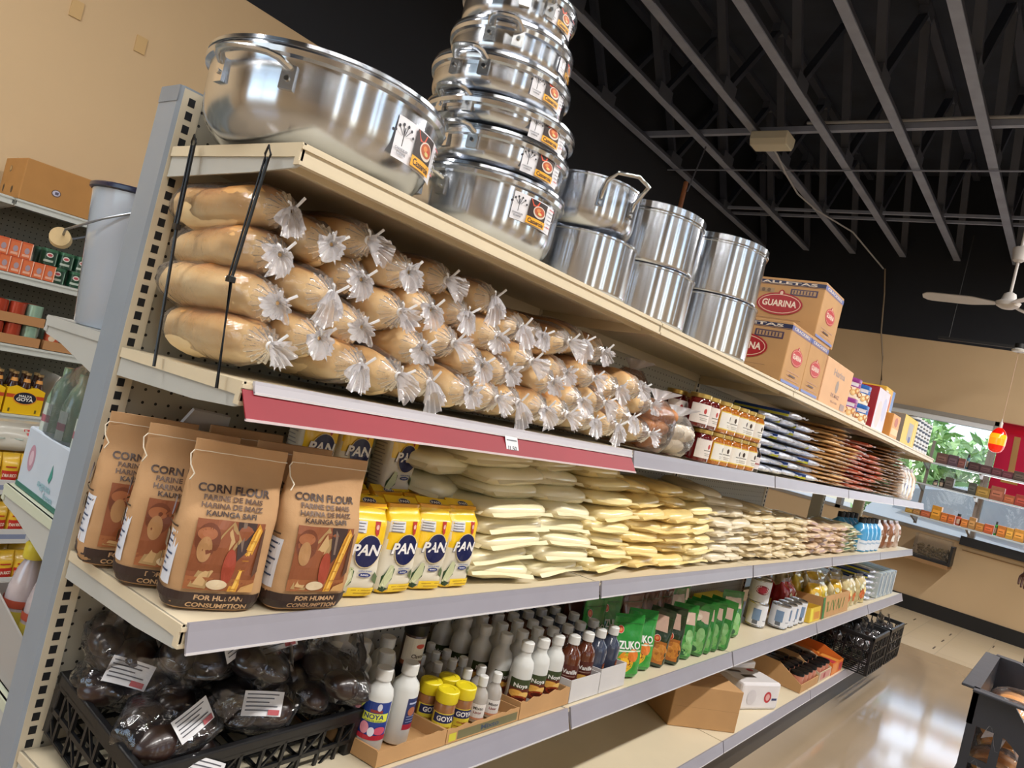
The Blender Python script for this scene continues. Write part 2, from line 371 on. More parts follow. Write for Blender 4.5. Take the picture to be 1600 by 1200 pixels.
def channel(sh, x0, x1, yf, z, h, col, flare=.012, sg=-1, name='price_strip'):
    pts = [(yf, z), (yf + sg * .006, z + .001), (yf + sg * (.006 + flare * .3), z - h * .28), (yf + sg * (.008 + flare), z - h), (yf + sg * (.004 + flare), z - h - .001), (yf, z - h * .3)]
    c = MB().prism(pts, 'x', x0, x1, col)
    c.box((x0, yf + sg * (.0086 + flare), z - h - .003), (x1, yf + sg * (.005 + flare), z - h + .001), WHT)
    return c.build(name, sh, smooth=False)
gon = thing('gondola_shelving', 'long double-sided steel gondola shelving unit with pegboard back running down the aisle', 'shelving')
NB = 5
for k in range(NB + 1):
    upright(gon, k * BAY - (.0 if k == 0 else .022), .0, .078, 1.765, (-1, 1) if k else (-1,), end=(k == 0))
for k in range(NB):
    x0, x1 = k * BAY + (.045 if k == 0 else .023), (k + 1) * BAY - .023
    z1 = 1.765 if k < 4 else 1.60
    zb = (.1, .1, .1, 1.27, 1.58)[k]
    p = MB().box((x0, .004, zb), (x1, .074, z1 - .02), PEG).build('back_panel', gon, smooth=False)
    MB().box((x0, -.004, 1.60), (x1, .080, 1.645), BEI).build('top_rail', p, smooth=False)
    MB().box((x0, -.002, .02), (x1, .08, .1), BEI).build('kick_rail', p, smooth=False)
    X0, X1 = k * BAY + (.006 if k == 0 else 0), (k + 1) * BAY
    s = shelf(gon, X0, X1, -.004, SF, zs(1), .034, ALM)
    MB().box((X0 + .01, -.36, zs(1) - .034), (X1 - .01, -.35, zs(1) - .022), ALM).build('stiffener', s, smooth=False)
    for xx in ((X0 + .006,) if k == 0 else ()) + (X1 - .006,): bracket(s, xx, -.004, SF, zs(1), .056, .034, SHELF_GREY if xx < .1 else ALM)
    for lv, sk in ((2, .012), (3, .022), (4, .040)):
        z = zs(lv); s = shelf(gon, X0, X1, -.004, SF, z - .001, .036, ALM, sink=sk)
        for xx in ((X0 + .006,) if k == 0 else ()) + (X1 - .006,): bracket(s, xx, -.004, SF, z - .001, .052, .037, SHELF_GREY, dz=sk)
        if not (lv == 2 and k == 0): channel(s, X0 + .012, X1 - .002, SF, z + .002, .042 if lv < 4 else .05, STRIP, .008 if lv < 4 else .016)
        else:
            channel(s, X0 + .02, X1 - .002, SF, z + .002, .016, mat('b9b6bc', .25), .004, name='price_strip')
            r = MB(); RED = mat('8c1425', .55, var=.08, vscale=4)
            r.prism([(SF - .006, z - .012), (SF - .034, z - .052), (SF - .032, z - .053), (SF - .004, z - .013)], 'x', X0 + .002, X1 - .004, RED)
            r.box((X0 + .002, SF - .0355, z - .055), (X1 - .004, SF - .031, z - .051), mat('d8c9cc', .4))
            r = r.build('sale_strip', s, smooth=False); r['label'] = 'glossy red sale strip'
            tkt = printed('price_ticket', lambda u, v, h: (.66 + u, SF - .020 - v * -.57 * .7 - h, z - .032 + v * .82), [('r', -.022, -.021, .022, .021, 'cfd2d6'), ('t', 'I1.50', 0, -.008, .011, .03, '3a3a40'), ('r', -.018, .010, .018, .013, '55565c')], r, h0=.002)
    # base deck
    z = zs(5)
    s = shelf(gon, X0, X1, -.004, -.465, z, .04, ALM)
    channel(s, X0 + .004, X1 - .004, -.465, z + .001, .04, STRIP, .01)
    MB().box((X0, -.43, 0), (X1, -.415, z - .03), mat('3a332a', .5)).build('kick_plate', s, smooth=False)
    # rear side
    for lv in (2, 3, 4):
        z = zs(lv); s = shelf(gon, X0, X1, .082, .372, z, .034, SHELF_GREY if lv == 2 else mat('c3c9b4', .45))
        for xx in ((X0 + .006,) if k == 0 else ()) + (X1 - .006,): bracket(s, xx, .082, .372, z, .085, .036, SHELF_GREY)
    s = shelf(gon, X0, X1, .082, .41, z5 := .2, .04, SHELF_GREY)
# cable ties strung between the end brackets
def ties(name, label, pts):
    t = thing(name, label, 'cable tie', pts[0]); B = mat('0b0c10', .35)
    L = [Vector(p) - Vector(pts[0]) for p in pts]
    mb = MB(); mb.tube(L, .0030, B, 6).tube([q + Vector((-.002, .006, 0)) for q in L[:2]], .0018, B, 6); mb.build('strap', t)
    for q in L[1:-1]:
        MB().box(q + Vector((-.006, -.007, -.005)), q + Vector((.004, .007, .005)), B).build('locking_head', t, smooth=False, bevel=.001)
    MB().tube([L[0] + Vector((0, 0, -.01)), L[0] + Vector((-.002, -.008, .004)), L[0] + Vector((-.004, .0, .018)), L[0] + Vector((-.001, .01, .006)), L[0] + Vector((0, .004, -.01))], .0018, B, 6).build('loop', t)
ties('cable_tie', 'long black cable tie strung near the front between the top two end brackets', [(-.0035, -.352, 1.622), (-.0045, -.336, 1.428), (-.004, -.37, 1.262)])
ties('cable_tie', 'black cable tie strung close to the post between the top two end brackets', [(-.0035, -.11, 1.645), (-.0045, -.124, 1.50), (-.004, -.165, 1.26)])
# ================================================================ pots on the top shelf
def brushed(col='c9ced6', rough=.19, key='alu'):
    k = ('brush', key)
    if k in _M: return _M[k]
    m = mat(col, rough, 1.0, aniso=.92, key=key); nt = m.node_tree; N = nt.nodes; L = nt.links; p = N['Principled BSDF']
    tg = N.new('ShaderNodeTangent'); tg.direction_type = 'RADIAL'; tg.axis = 'Z'; L.new(tg.outputs[0], p.inputs['Tangent'])
    p.inputs['Anisotropic Rotation'].default_value = .25
    _M[k] = m; return m
ALU = brushed(); STEEL = mat('c4c6c8', .14, 1.0, key='steel'); POL = mat('d5d6d6', .22, 1.0, var=.05, vscale=30)
DKIN = mat('6d7078', .4, 1.0)
def sticker(parent, R, az, z, s=1.):
    su = ring(R, a0=math.radians(az)); w, h = .125 * s, .058 * s
    it = [('r', -w / 2, -h / 2, w / 2, h / 2, 'e4e4ea')]
    x = -.047 * s
    it += [('r', x - .0008 * s, -.010 * s, x + .0008 * s, .016 * s, '2a2a30')]
    for a in (-70, -40, -15, 15, 40, 70):
        q = math.radians(90 - a); c, d = math.cos(q), math.sin(q)
        it.append(('p', [(x + .004 * s * c - .0008 * s * d, .002 * s + .004 * s * d), (x + .004 * s * c + .0008 * s * d, .002 * s + .004 * s * d), (x + .017 * s * c + .0008 * s * d, .002 * s + .017 * s * d), (x + .017 * s * c - .0008 * s * d, .002 * s + .017 * s * d)], '50505a'))
        it.append(('e', x + .018 * s * c, .002 * s + .018 * s * d, .0022 * s, .0022 * s, '34343c'))
    it += [('t', 'CHANDELIER', x, -.015 * s, .0035 * s, .026 * s, '6a6a72'), ('t', 'CUISINE', x, -.021 * s, .0035 * s, .018 * s, '6a6a72')]
    it += [('r', -.024 * s, -.012 * s, .030 * s, .026 * s, '2b1712'), ('p', [(-.022 * s, .025 * s), (-.013 * s, .012 * s), (.0, .014 * s), (.004 * s, .025 * s)], 'd24a22'), ('e', .008 * s, .004 * s, .019 * s, .013 * s, 'd9cdbf'), ('e', .008 * s, .005 * s, .016 * s, .010 * s, 'b4572c'), ('e', .004 * s, .007 * s, .006 * s, .004 * s, 'd98a4a'), ('e', .013 * s, .004 * s, .005 * s, .004 * s, 'c23a22'), ('e', .009 * s, .001 * s, .006 * s, .003 * s, 'd9c27a'),
           ('r', -.026 * s, -.027 * s, .031 * s, -.012 * s, 'e7a61c'), ('t', 'Casserole', .0025 * s, -.0195 * s, .010 * s, .048 * s, '3a1f10')]
    for k in range(6): it.append(('r', .036 * s, (.020 - .0078 * k) * s, (.058 - .004 * (k % 3)) * s, (.0225 - .0078 * k) * s, 'c06a70' if k in (0, 5) else '9a9aa4'))
    return printed('sticker_print', su, it, parent, h0=.0006)
def bar_handle(p, R, az, z, half, out=.028, hz=.026):
    """cast handle: two riveted feet and a bowed bar"""
    m = MB(); a = math.radians(az); n = 10
    def P(t, r, zz): return (r * math.cos(t), r * math.sin(t), zz)
    hw = half / R
    path = []
    for i in range(n + 1):
        s = -1 + 2 * i / n; bow = (1 - s ** 4)
        path.append(P(a + hw * s, R + .004 + out * bow, z + hz * (1 - abs(s) ** 6 * .35)))
    m.tube(path, .0085, POL, 8, .6)
    for s in (-1, 1):
        t = a + hw * s
        q = [P(t + d / R, R + r, z + zz) for r in (-.001, .006) for d, zz in ((-.011, -.016), (.011, -.016), (.011, .022), (-.011, .022))]
        m.add(q, [(0, 1, 2, 3), (7, 6, 5, 4), (0, 4, 5, 1), (1, 5, 6, 2), (2, 6, 7, 3), (3, 7, 4, 0)], POL)
    h = m.build('handle', p)
    r = MB()
    for s in (-1, 1):
        t = a + hw * s; c = Vector(P(t, R + .006, z)); d = Vector((math.cos(t), math.sin(t), 0))
        r.tube([c, c + d * .003], .0042, STEEL, 10)
    r.build('rivet', h)
def pot(label, cx, cy, z0, z1, R, taper=.93, rb=.03, handles=(), st=None, lid=False, group='aluminium pots stacked on the top shelf', sc_=1.):
    t = thing('cooking_pot', label, 'pot', (cx, cy, z0), 0, group)
    H = z1 - z0; w = R * taper; pr = [(0, .0)] + [(w - rb + rb * math.sin(q * PI / 16), rb - rb * math.cos(q * PI / 16)) for q in range(0, 9)]
    pr += [(w + (R * .97 - w) * .5, H * .72), (R * .962, H - .024), (R * .966, H - .017), (R * .985, H - .0155), (R + .001, H - .014), (R + .003, H - .006), (R, H)]
    if not lid: pr += [(R * .955, H - .003), (R * .95, H - .02), (w - .006, rb + .01), (w - rb, .006), (0, .006)]
    MB().lathe(pr + ([(R * .96, H - .002)] if lid else []), ALU, 56).build('body', t)
    if lid:
        MB().lathe([(R * .985, H + .0), (R + .0015, H + .001), (R + .001, H + .007), (R * .93, H + .009), (R * .6, H + .011), (0, H + .012)], ALU, 56).build('lid', t)
    for az in handles: bar_handle(t, R * .962, az, H - .052 * min(1, H / .12), R * .27 * sc_)
    if st: sticker(t, R * .968, st[0], 0, st[2] if len(st) > 2 else 1.).location.z = st[1] - z0
    return t
pot('widest shallow aluminium pot with a casserole sticker standing alone beside the end post', .164, -.219, 1.653, 1.800, .213, .955, .075, (-161, 19), (-70, 1.728, 1.2), True, sc_=1.15)
TW = [('bottom pot of the tall aluminium tower, resting on the shelf', .625, -.215, 1.653, 1.800, .180, (177,), (-97, 1.747, 1.)),
      ('second pot up in the tall aluminium tower', .605, -.238, 1.8125, 1.877, .163, (-171,), (-97, 1.841, .92)),
      ('third pot up in the tall aluminium tower, with a wide rim', .585, -.243, 1.8895, 1.932, .170, (-176,), (-97, 1.905, .85)),
      ('fourth pot up in the tall aluminium tower', .548, -.252, 1.9445, 2.012, .154, (-165,), (-92, 1.983, .85)),
      ('fifth pot up in the tall aluminium tower', .556, -.25, 2.0245, 2.094, .137, (-146,), (-66, 2.066, .7)),
      ('top pot of the tall aluminium tower', .55, -.25, 2.1065, 2.184, .127, (-120,), (-87, 2.152, .75))]
for l, x, y, a, b, R, h, s in TW: pot(l, x, y, a, b, R, .955, .026 if b - a < .1 else .06, h, s, True, sc_=.8)
# polished stock pots
def stock_pot(label, cx, cy, z0, z1, R, loops=(), lid=False, round_base=.012):
    t = thing('stock_pot', label, 'pot', (cx, cy, z0), 0, 'shiny stock pots stacked on the top shelf'); H = z1 - z0
    pr = [(0, 0)] + [(R - round_base + round_base * math.sin(q * PI / 12), round_base - round_base * math.cos(q * PI / 12)) for q in range(7)]
    pr += [(R, H - .03), (R, H - .006), (R + .003, H - .004), (R + .003, H), (R - .001, H)]
    if not lid: pr += [(R - .004, H - .004), (R - .005, round_base), (0, .005)]
    MB().lathe(pr, ALU, 56).build('body', t)
    if lid:
        d = MB().lathe([(R - .002, H), (R + .004, H + .001), (R + .004, H + .022), (R - .002, H + .025), (R * .7, H + .033), (0, H + .036)], ALU, 56)
        d.lathe([(R + .0042, H + .0005), (R + .0052, H + .002), (R + .0042, H + .0035)], STEEL, 56)
        d.build('lid', t)
        k = MB().lathe([(0, H + .036), (.012, H + .037), (.008, H + .044), (.022, H + .052), (.024, H + .060), (.012, H + .068), (0, H + .069)], STEEL, 18); k.build('lid_knob', t)
    for az, zz in loops:
        a = math.radians(az); h = MB(); hw = .05 / R
        def P(tt, r, z): return (r * math.cos(tt), r * math.sin(tt), z)
        pts = [P(a - hw, R + .004, zz - .012), P(a - hw, R + .006, zz + .008), P(a - hw * .97, R + .022, zz + .030), P(a - hw * .75, R + .046, zz + .048), P(a, R + .056, zz + .054), P(a + hw * .75, R + .046, zz + .048), P(a + hw * .97, R + .022, zz + .030), P(a + hw, R + .006, zz + .008), P(a + hw, R + .004, zz - .012)]
        h.tube(pts, .0055, STEEL, 10)
        for s in (-1, 1):
            tt = a + hw * s
            q = [P(tt + d / R, R + r, zz + z) for r in (-.001, .005) for d, z in ((-.009, -.03), (.009, -.03), (.009, .008), (-.009, .008))]
            h.add(q, [(0, 1, 2, 3), (7, 6, 5, 4), (0, 4, 5, 1), (1, 5, 6, 2), (2, 6, 7, 3), (3, 7, 4, 0)], STEEL)
        h = h.build('loop_handle', t); r = MB()
        for s in (-1, 1):
            for zz2 in (-.004, -.022):
                tt = a + hw * s; c = Vector(P(tt, R + .005, zz + zz2)); d = Vector((math.cos(tt), math.sin(tt), 0)); r.tube([c, c + d * .003], .0045, POL, 10)
        r.build('rivet', h)
    return t
stock_pot('lower shiny stock pot under the open one with raised loop handles', .985, -.258, 1.653, 1.797, .142)
stock_pot('open shiny pot with round bottom and raised loop handles, beside the tall tower', .948, -.263, 1.799, 1.930, .133, ((-110, .085), (70, .085)), False, .045)
stock_pot('lower stock pot of the second lidded pair', 1.335, -.245, 1.653, 1.808, .158, (), False)
stock_pot('upper stock pot of the second lidded pair, its knob against the dark roof', 1.32, -.245, 1.810, 1.960, .155, ((-8, .07),), True)
stock_pot('lower stock pot of the third lidded pair, handle reaching toward the cartons', 1.835, -.235, 1.653, 1.843, .176, ((-5, .12),), False)
stock_pot('upper stock pot of the third lidded pair', 1.825, -.235, 1.845, 2.025, .170, (), True)
# ================================================================ cartons, tins and boxes further along the top shelf
KRAFT = mat('b98f5f', .75, var=.06, vscale=9, bump=.03, bscale=90); PINKK = mat('d8ad86', .75, var=.04, vscale=7, bump=.02, bscale=90); KD = mat('8b6a44', .8)
def carton(name, label, cat, a, b, m, fr=(), sd=(), group=None, rotz=0, tape=None, flap=True):
    cx, cy = (a[0] + b[0]) / 2, (a[1] + b[1]) / 2
    t = thing(name, label, cat, (cx, cy, a[2]), rotz, group); w, d, h = (b[0] - a[0]) / 2, (b[1] - a[1]) / 2, b[2] - a[2]
    MB().box((-w, -d, 0), (w, d, h), m).build('body', t, smooth=False, bevel=min(.004, w * .05))
    if flap: MB().box((-w + .002, -.0012, h - .001), (w - .002, .0012, h + .0006), KD).build('flap_seam', t, smooth=False)
    if tape: MB().box((-w - .0006, -.024, h * .6), (w + .0006, .024, h + .001), mat(tape, .25)).build('tape', t, smooth=False)
    if fr: printed('front_print', front(-d), fr, t)
    if sd: printed('side_print', side(-w), sd, t)
    return t
def logo_items(s, u=0, v=0, pale=False):
    red = 'b8333c' if pale else 'a01522'
    return [('e', u, v, .090 * s, .044 * s, red), ('e', u, v + .040 * s, .013 * s, .016 * s, red), ('e', u, v, .083 * s, .038 * s, 'd9a08c' if pale else 'd8b8a0'), ('e', u, v, .080 * s, .035 * s, red),
            ('t', 'GUARINA', u, v + .002 * s, .026 * s, .135 * s, 'e8d8c8'), ('e', u, v + .043 * s, .006 * s, .008 * s, 'e0c0b0')]
def guarina(label, a, b, big=True):
    w, d, h = (b[0] - a[0]) / 2, (b[1] - a[1]) / 2, b[2] - a[2]; NV = '1a2147'
    def face(hw, s):
        it = [('r', -hw, h * .885, hw, h * .955, NV if s > .9 else '5a68a6'), ('t', 'GALLETAS' if s > .9 else 'CRACKERS', 0, h * .92, .012, hw * 1.6, 'd7c9b8'), ('r', -hw, h * .868, hw, h * .876, NV if s > .9 else '5a68a6')]
        it += [('r', -hw * .85, h * .72, -hw * .2, h * .80, 'a08462'), ('r', hw * .2, h * .70, hw * .85, h * .82, '4a3a52'), ('r', hw * .24, h * .725, hw * .81, h * .80, 'ac8a62')] if s > .9 else []
        if s > .9: it += [('r', hw * (.27 + .075 * k), h * .73, hw * (.30 + .075 * k), h * .795, '4a3a52') for k in range(7)] + [('e', -hw * (.75 - .14 * k), h * .76, .008, .008, '6e5742') for k in range(4)]
        it += logo_items(s, 0, h * .52 if s > .9 else h * .5, s < .9)
        it += [('r', -hw * .6, h * (.24 - .06 * k), hw * (.6 - .2 * (k % 2)), h * (.246 - .06 * k), '7c5c46' if s > .9 else 'b58a90') for k in range(3)]
        return it + [('r', -hw, h * .03, hw * .8, h * .075, NV if s > .9 else '7684bb'), ('r', -hw * .4, h * .175, hw * .2, h * .20, '5c4644')]
    return carton('cracker_carton', label, 'carton', a, b, KRAFT, face(w, .82), face(d, 1.15 if big else 1.1), 'printed cracker cartons')
guarina('printed cracker carton on the shelf right behind the third pair of stock pots', (2.325, -.385, 1.653), (2.590, -.02, 1.902))
guarina('printed cracker carton on the shelf, touching the plain tan carton', (2.594, -.385, 1.653), (2.858, -.02, 1.902))
guarina('printed cracker carton stacked on top of the other two', (2.640, -.375, 1.905), (2.935, -.01, 2.150))
carton('carton', 'plain tan carton with faint grey print between the cracker cartons and the round tins', 'carton', (2.862, -.39, 1.653), (3.335, -.02, 1.868), PINKK,
       [('t', 'Harina', 0, .165, .032, .2, 'a58f86'), ('e', 0, .105, .024, .03, '97887f'), ('t', 'DE MAIZ', 0, .06, .018, .15, 'a37a66'), ('t', '24 x 1 KG', .0, .03, .010, .11, 'a37a66'), ('r', .12, .01, .2, .04, 'a0867c')], (), tape=None)
def tin(label, x, y, z, R, h, col, col2, deco, group):
    t = thing('cookie_tin', label, 'tin', (x, y, z), 0, group)
    MB().lathe([(0, 0), (R, 0), (R, h - .02), (R - .001, h - .018)], mat(col2, .3), 28).build('body', t)
    MB().lathe([(R, h - .024), (R + .0015, h - .022), (R + .0015, h - .002), (R - .002, h), (0, h)], mat(col, .3), 28).build('lid', t)
    su = ring(R, a0=-PI * .62); it = [('r', -.09, h * .55, .12, h - .026, col), ('r', -.05, h * .6, .02, h * .75, 'c8c4cc')]
    for k in range(7):
        it.append(('e', -.075 + .03 * k, h * .28 + .012 * (k % 2), .019, .016, ('c98a4e', 'a8642c', 'd9ad72')[k % 3])); it.append(('e', -.072 + .03 * k, h * .29 + .012 * (k % 2), .010, .008, deco))
    printed('wrap_print', su, it, t)
TG = 'cookie tins on the top shelf'
tin('purple-topped round cookie tin, lower of its stack', 3.56, -.26, 1.653, .12, .107, '8c2f86', 'e3cdb2', 'e8c894', TG); tin('purple-topped round cookie tin, upper of its stack', 3.57, -.255, 1.762, .12, .107, '8c2f86', 'e3cdb2', 'e8c894', TG)
tin('blue-topped round cookie tin, lower of its stack', 3.83, -.26, 1.653, .12, .107, '1d5fae', 'eadfcd', 'efd9ad', TG); tin('blue-topped round cookie tin, upper of its stack', 3.82, -.25, 1.762, .12, .107, '1d5fae', 'eadfcd', 'efd9ad', TG)
carton('cereal_box', 'tall dark red box with a pale front standing past the blue tins', 'box', (4.02, -.37, 1.653), (4.33, -.05, 1.905), mat('9c1424', .35), [('r', -.15, .004, .15, .248, 'd7d3e0'), ('e', -.05, .1, .06, .08, 'e6c9c6'), ('e', .07, .14, .05, .07, 'bfc3df')], [('r', -.03, .19, .04, .235, 'b4606a'), ('r', -.1, .1, .1, .104, 'b8545e')], flap=False)
carton('cereal_box', 'yellow and pink box behind the tall red one', 'box', (4.37, -.33, 1.653), (4.52, -.06, 1.955), mat('e2b53c', .4), [('r', -.07, .01, .07, .17, 'e3b7b4'), ('r', -.07, .2, .0, .28, 'dcdcd0')], [('e', 0, .2, .05, .05, 'd8603a')], flap=False)
carton('cereal_box', 'narrow yellow box next to the blue and white one', 'box', (4.55, -.31, 1.653), (4.67, -.06, 1.965), mat('dca94e', .4), [('r', -.055, .02, .055, .15, 'ead7b8'), ('e', 0, .22, .04, .05, 'c05a34')], (), flap=False)
carton('cereal_box', 'blue and white box with a green foot, last of the tall boxes', 'box', (4.71, -.29, 1.653), (4.84, -.05, 1.975), mat('5b86c4', .4), [('r', -.06, .14, .06, .19, 'd9e4ee'), ('r', -.06, .0, .06, .10, '2f8f72')], (), flap=False)
carton('cracker_box', 'orange box lying in front of the tall boxes', 'box', (4.40, -.40, 1.653), (4.62, -.345, 1.80), mat('d89a4e', .45), [('r', -.1, .02, .1, .06, 'e8c08a'), ('e', 0, .1, .05, .03, 'b45a3a')], (), flap=False)
carton('cracker_box', 'grey and yellow carton near the far end of the top shelf', 'box', (4.74, -.40, 1.653), (5.22, -.31, 1.842), mat('d8b72a', .45), [('r', -.06, .03, .1, .15, '9c9a96'), ('r', .0, .02, .07, .06, '27427e'), ('r', .14, .01, .17, .18, 'e8d070')], [('r', -.045, 0, .045, .188, '8a8580')], flap=False)
def can_simple(R, h, body, top, band, name='food_can'):
    t = thing(name, None, 'can'); MB().lathe([(0, 0), (R, .002), (R, h - .002), (R - .003, h), (R - .004, h - .003), (0, h - .003)], mat(top, .25, .9), 20).build('can_body', t)
    MB().lathe([(R + .0004, .006), (R + .0004, h - .006)], mat(body, .4), 20).build('paper_wrap', t)
    MB().lathe([(R + .0007, h * .42), (R + .0007, h * .68)], mat(band, .4), 20).build('colour_band', t)
    return t
cs = Stock([can_simple(.045, .058, 'd5d7da', 'b8bbc0', '4a5568')])
for c in range(5):
    for r in range(4):
        cs.put(0, (5.33 + .125 * c, -.35, 1.653 + .0585 * r), label='small can with a dark band, %s up in the %s column past the yellow carton' % (nth(r), nth(c)), group='small cans at the far end of the top shelf')
# ================================================================ bread on the second shelf
sc.cycles.transparent_max_bounces = 24
def bread_mat():
    m = mat('d79f5c', .55, bump=.02, bscale=38, spec=.3, key='bread'); nt = m.node_tree; N = nt.nodes; L = nt.links
    tc = N.new('ShaderNodeTexCoord'); se = N.new('ShaderNodeSeparateXYZ'); L.new(tc.outputs['Object'], se.inputs[0])
    t = N.new('ShaderNodeTexNoise'); t.inputs['Scale'].default_value = 9; t.inputs['Detail'].default_value = 3; L.new(tc.outputs['Object'], t.inputs['Vector'])
    a = N.new('ShaderNodeMath'); a.operation = 'MULTIPLY_ADD'; a.inputs[1].default_value = 9; L.new(se.outputs[2], a.inputs[0])
    b = N.new('ShaderNodeMath'); b.operation = 'MULTIPLY_ADD'; b.inputs[1].default_value = 1.1; b.inputs[2].default_value = -.12; L.new(t.outputs[0], b.inputs[0]); L.new(b.outputs[0], a.inputs[2])
    r = N.new('ShaderNodeValToRGB'); e = r.color_ramp.elements; e[0].position = .22; e[0].color = lin('f3dcae') + (1,); e[1].position = .85; e[1].color = lin('d6924a') + (1,)
    q = r.color_ramp.elements.new(.55); q.color = lin('ecbe7c') + (1,)
    L.new(a.outputs[0], r.inputs[0]); L.new(r.outputs[0], N['Principled BSDF'].inputs['Base Color']); return m
BREAD = bread_mat(); BAG = film('clear_bread_bag', 'f2f0f2', .015, .07, 30., .08); FRILL = film('crinkled_bag_end', 'f6f5fa', .03, .16, 70., .40); TIE = mat('e8e8ea', .4); FRILL2 = film('gathered_bag', 'f6f5fa', .02, .12, 55., .16)
def bread(seed, L=.29, a=.047, b=.039):
    rnd = random.Random(seed); t = thing('bread_loaf', None, 'bread'); ph = rnd.random() * 6
    bend = rnd.uniform(-.006, .006)
    def fn(u, v):
        s = 2 * v - 1; r = max(0., 1 - abs(s) ** 4.5) ** .5; th = 2 * PI * u
        c, d = math.cos(th), math.sin(th); e = .8
        x = a * r * math.copysign(abs(c) ** e, c); z = b * r * math.copysign(abs(d) ** e, d); y = L * v
        k = 1 + .10 * nz(x, y, z, 14, seed) + .05 * nz(x, y, z, 40, seed)
        return (x * k + bend * math.sin(PI * v), y, z * k + .004 * math.sin(v * 5 + ph))
    MB().grid(fn, 20, 18, BREAD, True).build('loaf', t, ang=180)
    def bg_(u, v):
        th = 2 * PI * u
        if v < .72:
            s = v / .72; y = L + .018 - (L + .018) * s; q = (y - L / 2) / (L / 2 + .012); r = max(.04, 1 - abs(q) ** 4) ** .5 if y > .03 else (max(.04, 1 - abs(q) ** 4) ** .5)
        else:
            s = (v - .72) / .28; y = -.002 - .024 * s; r = .5 * (1 - s) + .12
        r = max(r, .15)
        w = 1 + .05 * math.sin(th * 11 + ph) * (1 if y < .05 else .25) + .10 * nz(math.cos(th), y * 9, math.sin(th), 1.6, seed + 9)
        fl = 1.02 if math.sin(th) > -.5 else .98
        return ((a + .006) * r * w * math.cos(th), y, (b + .005) * r * w * fl * math.sin(th))
    bagm = MB().grid(bg_, 30, 22, BAG, True).build('bag', t, ang=180)
    nf = 44; tw = rnd.uniform(-.3, .3); dx, dz = rnd.uniform(-.016, .016), rnd.uniform(-.026, .004)
    la = rnd.uniform(0, 6); 
    def LN(th): return .55 + .75 * max(0, .5 + .5 * math.cos(th - la)) + .5 * nz(math.cos(th) * 1.6, math.sin(th) * 1.6, 0, 1, seed)
    def fr(u, v):
        th = 2 * PI * u; q = LN(th); r = .0032 + .021 * v ** .85 * q
        ru = 1 + .16 * v * math.sin(th * 13 + ph * 3) + .30 * v * nz(math.cos(th) * 3, math.sin(th) * 3, v * 2, 1.5, seed)
        return (r * ru * math.cos(th + tw * v) + dx * v * v, -.026 - .034 * v * (1.25 - .5 * q) + .005 * v * math.sin(th * 13 + 1 + ph), r * ru * .95 * math.sin(th + tw * v) + dz * v * v - .006 * v * v)
    MB().grid(fr, 78, 5, FRILL, True).build('bag_frill', bagm, ang=180)
    def fr2(u, v):      # the gathered plastic behind the tie
        th = 2 * PI * u; r = .0050 + .028 * v; ru = 1 + .10 * math.sin(th * 17 + ph) * (.4 + v * .6) + .15 * v * nz(math.cos(th) * 2, math.sin(th) * 2, 1, 1, seed)
        return (r * ru * math.cos(th), -.026 + .026 * v ** 1.3, r * ru * .9 * math.sin(th))
    MB().grid(fr2, 78, 4, FRILL2, True).build('bag_gather', bagm, ang=180)
    k = MB(); k.lathe([(.0065, -.004), (.0088, 0), (.0065, .004)], TIE, 10)
    k.v = [(x, -.026 + z, y) for x, y, z in k.v]
    k.tube([(.004, -.033, .006), (.009, -.042, .017), (.013, -.046, .024)], .0016, TIE, 5, 1.6).tube([(-.003, -.033, .006), (-.011, -.040, .013), (-.017, -.043, .014)], .0016, TIE, 5, 1.6)
    k.build('twist_tie', t)
    return t
loaves = Stock([bread(s, .285 + .01 * (s % 3), .050 + .002 * (s % 3), .0405 + .0015 * (s % 2)) for s in range(7)])
LP = [(0.145, 1.526), (0.068, 1.482), (0.068, 1.405), (0.068, 1.328), (0.073, 1.562), (0.222, 1.560), (0.149, 1.443), (0.149, 1.366), (0.225, 1.487), (0.23, 1.405), (0.306, 1.449), (0.23, 1.328), (0.324, 1.328), (0.417, 1.328), (0.309, 1.526), (0.394, 1.475), (0.374, 1.396), (0.462, 1.423), (0.506, 1.49), (0.438, 1.543), (0.577, 1.541), (0.511, 1.328), (0.55, 1.397), (0.595, 1.465), (0.604, 1.328), (0.678, 1.5), (0.726, 1.435), (0.698, 1.328), (0.644, 1.397), (0.791, 1.328), (0.811, 1.403), (0.884, 1.328), (0.771, 1.502), (0.864, 1.507), (0.955, 1.525), (0.896, 1.434), (0.957, 1.376), (1.048, 1.518), (1.023, 1.444), (1.03, 1.328), (1.088, 1.388), (1.148, 1.328), (1.162, 1.434), (1.253, 1.453), (1.344, 1.418), (1.354, 1.335), (1.23, 1.365)]
rnd = random.Random(4)
lay = lambda z: 0 if z < 1.35 else 1 if z < 1.42 else 2 if z < 1.47 else 3 if z < 1.53 else 4
cnt = {}
for i, (x, z) in sorted(enumerate(LP), key=lambda p: p[1][0]):
    k = lay(z); cnt[k] = cnt.get(k, 0) + 1
    y = -.372 + .012 * k + rnd.uniform(-.012, .012)
    if x < .1: y = -.345 + .012 * k
    z = min(max(z + .006, 1.341), 1.562); loaves.put(i, (x, y, z), (rnd.uniform(-.04, .04), rnd.uniform(-.35, .35), rnd.uniform(-.05, .05)), (1, 1, 1),
               'bagged bread loaf, %s from the end post in the %s of the pile' % (nth(cnt[k] - 1), ('bottom layer', 'second layer', 'third layer', 'fourth layer', 'top layer')[k]), 'bagged bread loaves piled on the second shelf')
